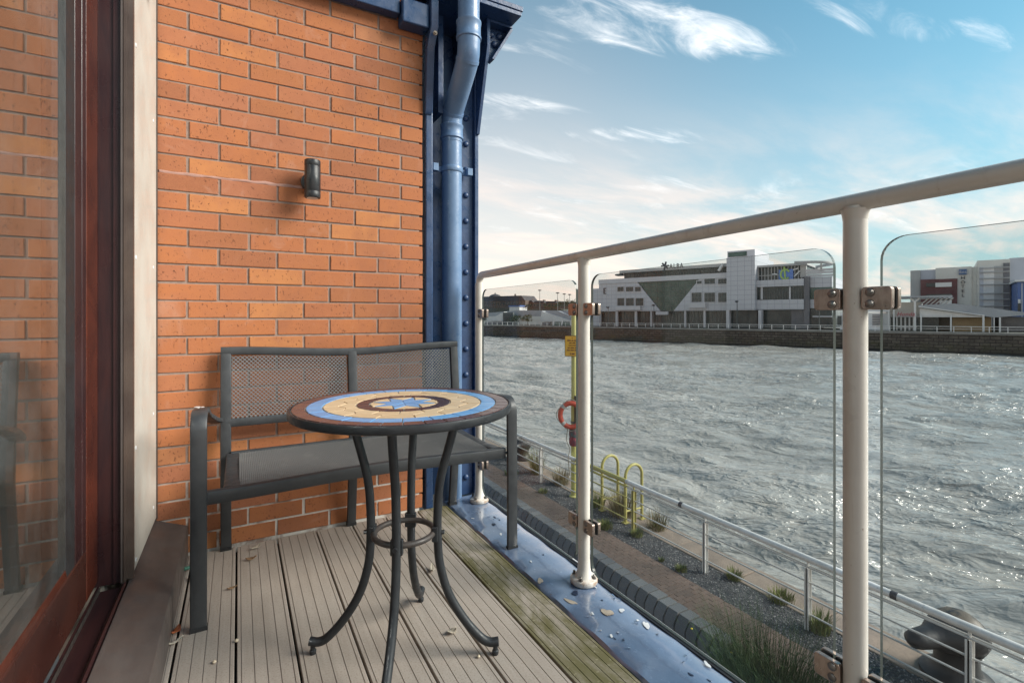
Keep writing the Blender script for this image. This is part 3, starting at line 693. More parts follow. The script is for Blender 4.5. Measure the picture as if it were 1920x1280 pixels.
def make_deck():
    root = struct(MB().box(-.20, .955, -1.2, 2.46, -.16, -.032).obj('balcony_deck', 'under_deck'))
    gaps = [-.323, -.165, -.007, .151, .314, .473, .635, .795, .958]
    for i, (a, b) in enumerate(zip(gaps[:-1], gaps[1:])):
        x0, x1 = a+.0035, b-.0035
        if i == 0: x0 = -.195
        w = x1-x0; prof = [(x0, -.03), (x0, -.0015), (x0+.0015, 0)]
        ng = max(3, round(w/.024))
        for gx in [x0+.011]+[x0+.011+(w-.022)*k/(ng-2) for k in range(1, ng-2)]+[x1-.011]:
            prof += [(gx-.0012, 0), (gx-.0008, -.0028), (gx+.0008, -.0028), (gx+.0012, 0)]
        prof += [(x1-.0015, 0), (x1, -.0015), (x1, -.03)]
        o = MB().prism(prof, 'y', -1.2, 2.438+random.uniform(-.006, .004)).obj('board', 'deck_board_algae' if i == 7 else 'deck_board', root)
        o.location.z = random.uniform(-.0012, .0008)
    # blue painted steel edge with lifted and peeling paint
    t = thing('blue_edge_beam', 'blue painted steel edge beam with peeling paint under the glass balustrade', 'beam', (0, 0, 0))
    n = 90; b = MB(); ys = np.linspace(-1.2, 2.50, n); vs = []; fs = []
    prof = [(.962, -.32), (.962, -.006), (.970, .002), (1.03, .003), (1.10, .003), (1.160, .002), (1.176, -.006), (1.178, -.32)]
    for y in ys:
        for k, (x, z) in enumerate(prof):
            w = .0016*math.sin(y*31+k)+random.uniform(-.0008, .0008) if 0 < k < 7 else 0
            vs.append((x+(random.uniform(-.001, .001) if k in (1, 2) else 0), y, z+w))
    m = len(prof)
    for i in range(n-1): fs += [(i*m+k, i*m+k+1, (i+1)*m+k+1, (i+1)*m+k) for k in range(m-1)]
    fs += [tuple(range(m)), tuple((n-1)*m+k for k in range(m))[::-1]]
    b.add(vs, fs).obj('beam', 'kerb_paint', t, smooth=True)
    # drip angle on the outer edge; the white strip is its painted highlight
    MB().box(1.181, 1.193, -1.2, 2.52, -.05, -.004).obj('drip_angle', 'gasket', t); MB().box(1.1935, 1.199, -1.2, 2.52, -.05, .001).obj('drip_angle_highlight', 'white_metal', t)
    def blob(x, y, rx, ry, z, mat, nm, rot=0, h=.0012, jag=.07):
        k = 26; pts = []
        for i in range(k):
            a = 2*PI*i/k; q = 1+.22*math.sin(2*a+x*90)+.16*math.sin(3*a+y*70)+random.uniform(-jag, jag); u, v = rx*q*math.cos(a), ry*q*math.sin(a)
            pts.append((x+u*math.cos(rot)-v*math.sin(rot), y+u*math.sin(rot)+v*math.cos(rot)))
        return MB().prism(pts, 'z', z, z+h).obj(nm, mat, t)
    for x, y, rx, ry, m in ((1.005, 1.395, .008, .027, 'bare_render'), (1.075, 1.285, .016, .021, 'bare_render'), (1.125, 1.27, .008, .011, 'paint_flake'), (1.140, 1.17, .008, .020, 'paint_flake'),
                            (1.163, .955, .006, .012, 'paint_flake'), (1.05, 1.43, .012, .014, 'dark_blue'), (1.12, .80, .006, .010, 'paint_flake'), (1.135, .74, .008, .02, 'flake_rust'), (1.02, .83, .006, .012, 'flake_rust'),
                            (1.10, 2.16, .006, .011, 'dark_blue'), (1.06, 2.09, .007, .014, 'dark_blue'), (1.04, 1.98, .005, .010, 'paint_flake'), (1.075, 1.92, .005, .013, 'dark_blue'), (1.03, 1.70, .004, .006, 'paint_flake'), (.985, 1.56, .009, .02, 'bare_render'), (1.09, .95, .004, .007, 'dark_blue')):
        blob(x, y, rx, ry, .0044, m, 'paint_patch', random.uniform(-.6, .6), .0007)
    for i in range(46):      # curled flakes
        x, y = random.uniform(.99, 1.165), random.choice([random.uniform(1.15, 1.5), random.uniform(.6, 1.2), random.uniform(1.7, 2.3)])
        a = random.random()*6.28; l, w = random.uniform(.002, .008), random.uniform(.0012, .0035); c, s = math.cos(a), math.sin(a)
        z = .0052; up = random.uniform(.001, .004)
        MB().add([(x-c*l-s*w, y-s*l+c*w, z), (x-c*l+s*w, y-s*l-c*w, z), (x+c*l+s*w, y+s*l-c*w, z+up), (x+c*l-s*w, y+s*l+c*w, z+up),
                  (x-c*l-s*w, y-s*l+c*w, z-.001), (x-c*l+s*w, y-s*l-c*w, z-.001), (x+c*l+s*w, y+s*l-c*w, z+up-.001), (x+c*l-s*w, y+s*l+c*w, z+up-.001)],
                 [(0, 1, 2, 3), (7, 6, 5, 4), (0, 4, 5, 1), (1, 5, 6, 2), (2, 6, 7, 3), (3, 7, 4, 0)]).obj('paint_flake', random.choice(['kerb_paint', 'dark_blue', 'kerb_paint', 'paint_flake']), t)
make_deck()

def make_facade():
    # step-up sill in front of the sliding door and the white panel
    t = thing('door_sill', 'brown metal door sill stepping up from the deck at the left', 'sill', (0, 0, 0))
    MB().prism([(-.30, -.10), (-.182, -.10), (-.182, .112), (-.186, .122), (-.296, .166), (-.30, .166)], 'y', -1.2, 2.448).obj('sill_board', 'sill_brown', t, bevel=.002)
    MB().prism([(-.372, -.10), (-.302, -.10), (-.302, .171), (-.306, .175), (-.312, .171), (-.314, .160), (-.366, .160), (-.368, .178), (-.372, .178)], 'y', -1.2, 1.905).obj('track', 'dark_joinery', t, bevel=.001)
    MB().box(-.3655, -.3640, -1.2, 1.90, .161, .1765).obj('track_rail', 'bolt_steel', t)
    t = thing('wall_panel', 'tall off-white metal cladding panel with screws between door frame and brick', 'panel', (0, 0, 0))
    MB().box(-.36, -.29, 1.948, 2.437, .178, 2.9).obj('panel', 'panel_white', t, bevel=.003)
    MB().box(-.36, -.286, 2.4375, 2.4485, .172, 2.9).obj('edge_trim', 'brown_trim', t)
    MB().box(-.36, -.288, 1.93, 1.9475, .17, 2.9).obj('edge_trim', 'brown_trim', t)
    for y, z in ((1.985, 1.865), (1.985, 1.18), (1.985, .565), (1.985, .205), (2.36, 1.75), (2.36, 1.18), (2.36, .61), (2.36, .245), (2.37, 2.32), (2.0, 2.5)):
        MB().lathe([(.0001, -.288), (.006, -.288), (.0075, -.2895), (.0075, -.2905)], (0, y, z), 12, 'x').obj('screw', 'white_metal', t, smooth=True)
    # sliding door
    t = thing('sliding_door', 'mahogany framed glazed sliding door reflecting the brick wall', 'door', (0, 0, 0))
    MB().box(-.40, -.306, 1.934, 1.9475, .165, 2.9).obj('door_jamb', 'brown_trim', t, bevel=.002)
    MB().box(-.46, -.3125, 1.927, 1.9335, .165, 2.9).obj('door_jamb', 'dark_joinery', t, bevel=.002)
    MB().box(-.3365, -.3330, 1.922, 1.9268, .166, 2.9).obj('jamb_bead', 'dark_joinery', t)
    MB().box(-.318, -.3135, 1.918, 1.9268, .166, 2.9).obj('jamb_bead', 'sill_brown', t); MB().box(-.3115, -.3045, 1.921, 1.9335, .166, 2.9).obj('jamb_bead', 'brown_trim', t)
    MB().box(-.43, -.374, 1.800, 1.925, .181, 2.9).obj('stile', 'mahogany', t, bevel=.006)
    MB().box(-.425, -.3750, 1.762, 1.7995, .30, 2.9).obj('stile_bead', 'dark_joinery', t, bevel=.005)
    MB().box(-.425, -.3765, 1.700, 1.7615, .31, 2.9).obj('stile_bead', 'dark_joinery', t, bevel=.004)
    MB().box(-.425, -.3775, 1.620, 1.6995, .31, 2.9).obj('gasket', 'gasket', t, bevel=.003)
    MB().box(-.43, -.374, -1.2, 1.7995, .181, .335).obj('bottom_rail', 'dark_mahogany', t, bevel=.008, seg=3)
    MB().prism([(-.425, .3355), (-.375, .3355), (-.3752, .345), (-.3775, .357), (-.425, .357)], 'y', -1.2, 1.6195).obj('bottom_bead', 'mahogany', t, bevel=.002)
    MB().box(-.391, -.378, -1.2, 1.6195, .358, 2.9).obj('glass_pane', 'door_glass', t)
    MB().box(-.43, -.374, -1.2, 1.925, 2.9, 3.0).obj('top_rail', 'mahogany', t)
    # net curtain added behind the glass to catch daylight as a beige glow
    c = MB(); n = 90; vs = []
    for i in range(n):
        y = -.9+2.45*i/(n-1); x = -.62+.022*math.sin(i*1.05)+.012*math.sin(i*2.7)
        vs += [(x, y, .14), (x, y, 2.95)]
    c.add(vs, [(2*i, 2*i+2, 2*i+3, 2*i+1) for i in range(n-1)]); o = c.obj('added_curtain', 'curtain', smooth=True); tag(o, 'pale net curtain added behind the sliding door glass for a beige glow', 'curtain')
    so = o.modifiers.new('thickness', 'SOLIDIFY'); so.thickness = .002
    # plain room behind the glass
    b = MB().box(-3.6, -.47, -2.2, 3.2, .02, .12)
    struct(b.obj('room_floor', 'room_floor'))
    struct(MB().box(-3.7, -3.6, -2.2, 3.2, 0, 3.1).obj('room_wall', 'room_wall')); struct(MB().box(-3.6, -.47, 3.1, 3.2, .12, 3.1).obj('room_wall', 'room_wall'))
    struct(MB().box(-3.7, -.30, -2.2, 3.2, 3.1, 3.25).obj('room_ceiling', 'room_wall'))
    struct(MB().box(-.47, -.363, 1.95, 3.2, -.2, 3.1).obj('facade_wall', 'room_wall'))
    t = thing('black_bracket', 'small black metal bracket at the top of the white panel', 'bracket', (-.275, 2.18, 2.185))
    MB().prism([(-.013, .02), (.030, -.008), (.037, -.002), (.037, .10), (-.013, .12)], 'y', -.05, .03).obj('bracket_arm', 'black_satin', t, bevel=.002)
    MB().lathe([(.0001, -.0545), (.005, -.0545), (.006, -.0505)], (.012, 0, .03), 8, 'y').obj('screw', 'bolt_steel', t)
make_facade()

def make_column():
    t = thing('steel_column', 'riveted dark blue steel column at the end of the brick wall', 'column', (0, 0, 0))
    MB().box(.846, .888, 2.446, 2.72, -.02, 2.60).obj('left_flange', 'blue_paint', t, bevel=.009, seg=3)
    MB().box(.8885, 1.16, 2.665, 2.70, -.02, 2.60).obj('web', 'blue_paint', t, bevel=.002)
    MB().box(.8885, .935, 2.60, 2.6645, -.02, 2.60).obj('angle', 'blue_paint', t, bevel=.004)
    MB().box(1.084, 1.172, 2.575, 2.6645, -.02, 2.60).obj('right_flange', 'blue_paint', t, bevel=.003)
    MB().box(1.1725, 1.196, 2.548, 2.72, -.02, 2.60).obj('edge_plate', 'blue_paint', t, bevel=.004)
    rv = MB().lathe([(.017, 0), (.0165, -.005), (.013, -.0105), (.007, -.0135), (.0005, -.0145)], (0, 0, 0), 14, 'y').obj('rivet', 'blue_paint', t, smooth=True)
    rv.location = (1.128, 2.575, .08)
    for k in range(1, 18): inst(rv, t, (1.128, 2.575, .08+.145*k))
    for k in range(14): inst(rv, t, (.911, 2.60, .10+.18*k))
    # head of the column: shelf plate, gussets, tapered cover plates
    MB().box(.80, 1.335, 2.30, 2.74, 2.605, 2.628).obj('shelf_plate', 'blue_paint', t, bevel=.003)
    MB().box(.80, 1.345, 2.30, 2.74, 2.633, 2.66).obj('shelf_plate', 'blue_paint', t, bevel=.003)
    MB().prism([(1.197, 2.604), (1.335, 2.604), (1.335, 2.585), (1.215, 2.395), (1.197, 2.395)], 'y', 2.46, 2.474).obj('gusset', 'blue_paint', t, bevel=.002)
    MB().prism([(1.197, 2.604), (1.335, 2.604), (1.335, 2.590), (1.197, 2.590)], 'y', 2.40, 2.4595).obj('gusset_flange', 'blue_paint', t, bevel=.002)
    MB().prism([(1.325, 2.589), (1.338, 2.582), (1.222, 2.390), (1.206, 2.392)], 'y', 2.40, 2.4595).obj('gusset_flange', 'blue_paint', t, bevel=.002)
    for x, z in ((1.228, 2.555), (1.282, 2.558), (1.25, 2.505)): inst(rv, t, (x, 2.459, z), None, (1.15, 1.15, 1.15))
    MB().prism([(2.40, 2.604), (2.56, 2.604), (2.56, 2.02), (2.535, 2.02), (2.40, 2.46)], 'x', 1.178, 1.1965).obj('cover_plate', 'blue_paint', t, bevel=.002)
    MB().prism([(2.34, 2.604), (2.444, 2.604), (2.444, 2.03), (2.425, 2.055), (2.40, 2.36), (2.34, 2.44)], 'x', .838, .880).obj('cover_plate', 'blue_paint', t, bevel=.006)
    MB().box(.935, .965, 2.50, 2.66, 2.08, 2.604).obj('stiffener', 'blue_paint', t, bevel=.003)
    MB().box(.8885, .9345, 2.575, 2.5995, 2.04, 2.604).obj('splice_plate', 'blue_paint', t, bevel=.003)
    for k in range(5): inst(rv, t, (.911, 2.575, 2.10+.09*k))
    MB().box(.70, .837, 2.36, 2.444, 2.43, 2.55).obj('bracket_arm', 'blue_paint', t, bevel=.008)
    bl = MB().lathe([(.011, 0), (.011, -.008), (.006, -.008), (.006, -.016), (.0005, -.016)], (0, 0, 0), 6, 'y').obj('bolt', 'bare_render', t); bl.location = (.858, 2.34, 2.40)
    MB().box(1.20, 1.30, 2.50, 2.70, 2.662, 3.2).obj('upper_flange', 'blue_paint', t, bevel=.004); MB().box(1.06, 1.199, 2.56, 2.70, 2.662, 3.2).obj('upper_plate', 'blue_paint', t, bevel=.004)
    for k in range(4): inst(rv, t, (1.14, 2.56, 2.72+.13*k))
    MB().box(.88, .93, 2.46, 2.70, 2.662, 3.2).obj('upper_plate', 'blue_paint', t)
    t = thing('steel_beam', 'dark blue steel beam along the top of the brick wall', 'beam', (0, 0, 0))
    MB().box(-.28, .695, 2.385, 2.444, 2.475, 2.60).obj('bottom_flange', 'blue_paint', t, bevel=.006)
    MB().box(-.28, .80, 2.405, 2.444, 2.601, 2.95).obj('beam_web', 'blue_paint', t)
    MB().box(.66, .842, 2.35, 2.404, 2.63, 2.80).obj('white_cover', 'panel_white', t, bevel=.003)
    # downpipe with swan neck
    t = thing('downpipe', 'light blue painted rainwater pipe with a swan neck in front of the steel column', 'pipe', (0, 0, 0))
    lo, up = (1.023, 2.525), (1.013, 2.275); r = .0545
    MB().tube([(*lo, -.02), (*lo, 2.02)], r, 28).obj('lower_pipe', 'pipe_paint', t, smooth=True)
    pts = bez([(*lo, 1.94), (*lo, 2.035), (1.0215, 2.505, 2.10), (1.018, 2.40, 2.19), (1.0145, 2.295, 2.285), (*up, 2.35), (*up, 2.45)], 7)
    MB().tube(pts, r+.002, 28).obj('swan_neck', 'pipe_paint', t, smooth=True)
    MB().tube([(*up, 2.40), (*up, 3.3)], r, 28).obj('upper_pipe', 'pipe_paint', t, smooth=True)
    def collar(c, z0, z1, q): 
        MB().lathe([(q-.006, z0), (q, z0+.004), (q, z0+.014), (q-.003, z0+.018), (q-.003, z1-.018), (q, z1-.014), (q, z1-.004), (q-.006, z1)], (*c, 0), 28).obj('collar', 'pipe_paint', t, smooth=True)
    collar(lo, 1.955, 2.035, r+.009); collar(up, 2.375, 2.47, r+.009)
    q = len(pts)//2
    for k in (-7, 7):
        a, b = pts[q+k], pts[q+k+1]; d = (b-a).normalized()
        MB().tube([a-d*.008, a+d*.008], r+.005, 28).obj('seam', 'pipe_paint', t, smooth=True)
    c = MB().box(lo[0]-.115, lo[0]+.115, 2.535, 2.552, 1.775, 1.805).box(lo[0]-.115, lo[0]-.085, 2.50, 2.5345, 1.77, 1.81).box(lo[0]+.085, lo[0]+.115, 2.50, 2.5345, 1.77, 1.81).obj('pipe_clip', 'pipe_paint', t, bevel=.002)
    MB().lathe([(r+.004, 1.775), (r+.006, 1.778), (r+.006, 1.802), (r+.004, 1.805)], (*lo, 0), 28).obj('pipe_clip', 'pipe_paint', t, smooth=True)
make_column()

def make_wall_lamp():
    t = thing('wall_lamp', 'black cylindrical up-and-down lamp on the brick wall', 'lamp', (.291, D, 1.605))
    MB().lathe([(.0001, -.026), (.036, -.026), (.042, -.022), (.042, -.004)], (0, 0, 0), 32, 'y').obj('back_plate', 'black_satin', t, smooth=True)
    MB().tube([(0, -.02, 0), (0, -.05, 0)], .016, 16).obj('arm', 'black_satin', t, smooth=True)
    b = MB().lathe([(.026, -.084), (.0325, -.084), (.034, -.082), (.034, -.058), (.0332, -.057), (.0332, -.056), (.034, -.055), (.034, .055), (.0332, .056), (.0332, .057), (.034, .058), (.034, .082), (.0325, .084), (.026, .084)], (0, -.078, 0), 36).obj('body', 'black_satin', t, smooth=True)
    for z in (-.0855, .0855): MB().lathe([(.024, -.001), (.024, .001)], (0, -.078, z), 24).obj('lens', 'lens_glass', b)
make_wall_lamp()

def make_balustrade():
    t = thing('glass_balustrade', 'cream tubular balustrade with clamped glass panes along the balcony edge', 'railing', (1.124, 0, 0))
    zr = lambda y: float(np.interp(y, [-1.2, .3, .552, 1.0, 1.475, 2.0, 2.388], [1.245, 1.230, 1.226, 1.222, 1.215, 1.211, 1.208]))
    posts = [2.388, 1.475, .552]
    c = (2.388, zr(2.3)); rr = .045
    path = [(0, c[0], c[1]-rr)]+[(0, c[0]-rr+rr*math.cos(a), c[1]-rr+rr*math.sin(a)) for a in np.linspace(0, PI/2, 8)][1:]
    ys = np.linspace(2.30, -1.1, 40); zs = [zr(y) for y in ys]
    for _ in range(12): zs = [zs[0]]+[(zs[i-1]+2*zs[i]+zs[i+1])/4 for i in range(1, 39)]+[zs[-1]]
    path += [(0, y, z) for y, z in zip(ys, zs)]
    MB().tube(path, .0188, 24).obj('top_rail', 'cream_paint', t, smooth=True)
    for y in posts:
        top = (zr(y)-.008) if y != 2.388 else c[1]-rr+.002
        p = MB().tube([(0, 0, .012), (0, 0, top)], .0220, 24).obj('post', 'cream_paint', t, smooth=True); p.location = (0, y, 0)
        fl = MB().lathe([(.0485, .005), (.0505, .008), (.0505, .021), (.048, .024), (.034, .027), (.027, .040), (.0236, .06), (.0223, .09)], n=32).obj('base_flange', 'cream_paint', p, smooth=True)
        for a in (35, 125, 215, 305):
            MB().lathe([(.0085, .0235), (.0085, .028), (.0055, .028), (.0055, .037), (.004, .039)], (.038*math.cos(R(a)), .038*math.sin(R(a)), 0), 6).obj('bolt', 'bolt_steel', p)
        if y != 2.388: MB().lathe([(.0222, -.028), (.0238, -.016), (.027, -.006)], (0, 0, top), 24).obj('weld', 'cream_paint', p, smooth=True)
    panes = [(1.518, 2.342), (.593, 1.427), (-.335, .504)]
    for y0, y1 in panes:
        yc = (y0+y1)/2; w = y1-y0
        zt = float(np.interp(yc, [0, 1.1, 1.95], [1.147, 1.140, 1.130])); z0 = .058
        poly = [(p[0], p[1]) for p in rrect(w, zt-z0, .045, 8)]
        b = MB().prism(poly, 'x', -.005, .005); me = b.mesh('glass_pane', ['rail_glass', 'glass_edge'])
        for pl in me.polygons: pl.material_index = 0 if abs(pl.normal.x) > .5 else 1
        o = bpy.data.objects.new('glass_pane', me); COL.objects.link(o); o.parent = t; o.location = (0, yc, (zt+z0)/2)
    # clamps: two plates with rubber between, two dome bolts, on each side of each post
    def clamp(y, s, z):
        e = bpy.data.objects.new
        ya, yb = y+s*.020, y+s*.074
        prof = [(p[0]+(ya+yb)/2, p[1]+z) for p in rrect(abs(yb-ya), .046, .007, 3)]
        c = MB().prism(prof, 'x', -.019, -.0075).obj('clamp', 'clamp_metal', t, bevel=.0015)
        MB().prism(prof, 'x', .0075, .019).obj('clamp_back', 'clamp_metal', c, bevel=.0015)
        pr = [(p[0]+(ya+yb)/2, p[1]+z) for p in rrect(abs(yb-ya)-.004, .042, .006, 3)]
        MB().prism(pr, 'x', -.0073, -.0052).prism(pr, 'x', .0052, .0073).obj('clamp_rubber', 'clamp_rubber', c)
        for dz in (-.0115, .0115):
            MB().lathe([(.0088, -.0191), (.0085, -.0212), (.006, -.0232), (.0005, -.024)], (0, y+s*.036, z+dz), 16, 'x').obj('clamp_bolt', 'bolt_steel', c, smooth=True)
    for y, ss in ((2.388, (-1,)), (1.475, (1, -1)), (.552, (1, -1))):
        for s in ss:
            clamp(y, s, float(np.interp(y, [.5, 2.4], [1.027, 1.005]))); clamp(y, s, float(np.interp(y, [.5, 2.4], [.235, .212])))
make_balustrade()

# ================================================================== FURNITURE AND SMALL THINGS ON THE DECK
def expanded(w, h, p, q, sw, th):
    """expanded-metal sheet in the local x/z plane, centred"""
    b = MB(); nx = int(w/(p/2)); nz = int(h/q)
    for j in range(nz+1):
        z = -h/2+j*q; row = []
        for i in range(nx+1): row.append((-w/2+i*p/2, z+(q*.42 if (i+j) % 2 else -q*.42)))
        for a, c in zip(row[:-1], row[1:]):
            b.add([(a[0], 0, a[1]-sw/2), (c[0], 0, c[1]-sw/2), (c[0], 0, c[1]+sw/2), (a[0], 0, a[1]+sw/2),
                   (a[0], th, a[1]-sw/2+th*.3), (c[0], th, c[1]-sw/2+th*.3), (c[0], th, c[1]+sw/2+th*.3), (a[0], th, a[1]+sw/2+th*.3)],
                  [(0, 1, 2, 3), (7, 6, 5, 4), (3, 2, 6, 7), (0, 4, 5, 1)])
    return b
def make_bench():
    t = thing('garden_bench', 'dark grey metal two-seat bench with mesh seat and back against the brick wall', 'bench', (.455, 2.1, 0))
    ox, oy = .455, 2.1
    X = lambda x: x-ox
    Y = lambda y: y-oy
    bar = rrect(.040, .024, .005, 2)
    xs = (-.046, .47, .985)
    ypost = lambda z: float(np.interp(z, [0, .40, .62, .845], [2.425, 2.372, 2.385, 2.412]))
    for x in xs:
        top = .838 if x != .47 else .825
        zz = np.linspace(.012, top, 14)
        MB().sweep([(X(x), Y(ypost(z)), z) for z in zz], [(b, a) for a, b in bar], up=(0, 1, 0)).obj('back_post', 'bench_metal', t, smooth=True)
        MB().box(X(x)-.021, X(x)+.021, Y(2.425)-.016, Y(2.425)+.016, .0005, .014).obj('foot_cap', 'gasket', t)
    # wavy top rail and straight lower back rail
    pts = [(X(x), Y(ypost(.84)), .838+.010*math.sin((x+.05)/1.04*2*PI+PI/2)-.004) for x in np.linspace(xs[0]-.019, xs[2]+.019, 30)]
    MB().sweep(pts, rrect(.034, .026, .006, 2), up=(0, 0, 1)).obj('top_rail', 'bench_metal', t, smooth=True)
    MB().sweep([(X(xs[0]), Y(ypost(.545)), .545), (X(xs[2]), Y(ypost(.545)), .545)], rrect(.036, .024, .006, 2), up=(0, 0, 1)).obj('back_rail', 'bench_metal', t, smooth=True)
    for a, b in ((xs[0], xs[1]), (xs[1], xs[2])):
        w = b-a-.040; o = expanded(w, .262, .0165, .0083, .0034, .0022).obj('back_mesh', 'bench_mesh', t)
        o.location = (X((a+b)/2), Y(ypost(.69))-.004, .692); o.rotation_euler = (R(-6.8), 0, 0)
    # seat
    zf = .418
    pts = [(X(x), Y(1.862), zf-.004+.006*math.cos((x-.455)/.55*PI)) for x in np.linspace(-.088, .995, 24)]
    MB().sweep(pts, rrect(.044, .028, .006, 2), up=(0, 0, 1)).obj('front_rail', 'bench_metal', t, smooth=True)
    MB().sweep([(X(xs[0]+.02), Y(2.352), .415), (X(xs[2]-.02), Y(2.352), .415)], rrect(.030, .024, .005, 2), up=(0, 0, 1)).obj('rear_rail', 'bench_metal', t, smooth=True)
    for x in (-.018, .962):
        MB().sweep([(X(x), Y(1.875), .424), (X(x), Y(2.0), .414), (X(x), Y(2.2), .412), (X(x), Y(2.345), .418)], rrect(.012, .05, .004, 2), up=(0, 0, 1)).obj('seat_side', 'bench_metal', t, smooth=True)
    o = expanded(.94, .462, .0125, .0066, .0036, .0020).obj('seat_mesh', 'bench_mesh', t); o.location = (X(.472), Y(2.11), .424); o.rotation_euler = (R(-90), 0, 0)
    MB().box(X(.468), X(.478), Y(1.88), Y(2.34), .409, .418).obj('seat_bearer', 'bench_metal', t)
    # arms: each front leg, curve and armrest is one bent flat bar
    for sx, x in ((-1, -.110), (1, 1.022)):
        dz = 0 if sx < 0 else -.040
        path = [(X(x), Y(1.842), .002), (X(x), Y(1.842), .3), (X(x), Y(1.846), .60+dz)]
        path += [(X(x), Y(1.846)+.055-.055*math.cos(a), .622+dz+.055*math.sin(a)) for a in np.linspace(.1, PI/2+.1, 8)]
        path += [(X(x), Y(2.0), .668+dz), (X(x), Y(2.18), .618+dz), (X(x)-sx*.018, Y(2.30), .578+dz), (X(x)-sx*.034, Y(2.362), .560+dz)]
        MB().sweep(path, [(b, a) for a, b in rrect(.046, .018, .005, 2)], up=(0, 1, 0)).obj('arm_leg', 'bench_metal', t, smooth=True)
        MB().box(X(x)-.024, X(x)+.024, Y(1.842)-.011, Y(1.842)+.011, -.0005 if sx < 0 else .004, .012).obj('foot_cap', 'gasket', t)
        xx = X(x)-sx*.034; MB().tube([(xx-.02, Y(1.862), zf-.012), (xx+.02, Y(1.862), zf-.012)], .006, 8).obj('bolt', 'bolt_steel', t)
    for dx, dy, q in ((-.008, .012, .010), (.006, .004, .007), (-.004, -.008, .004)):
        MB().lathe([(q, 0), (q*.8, .0012), (.0005, .0014)], (X(-.110)+dx, Y(1.905)+dy, .6925), 7).obj('paint_chip', 'paint_chip', t)
make_bench()

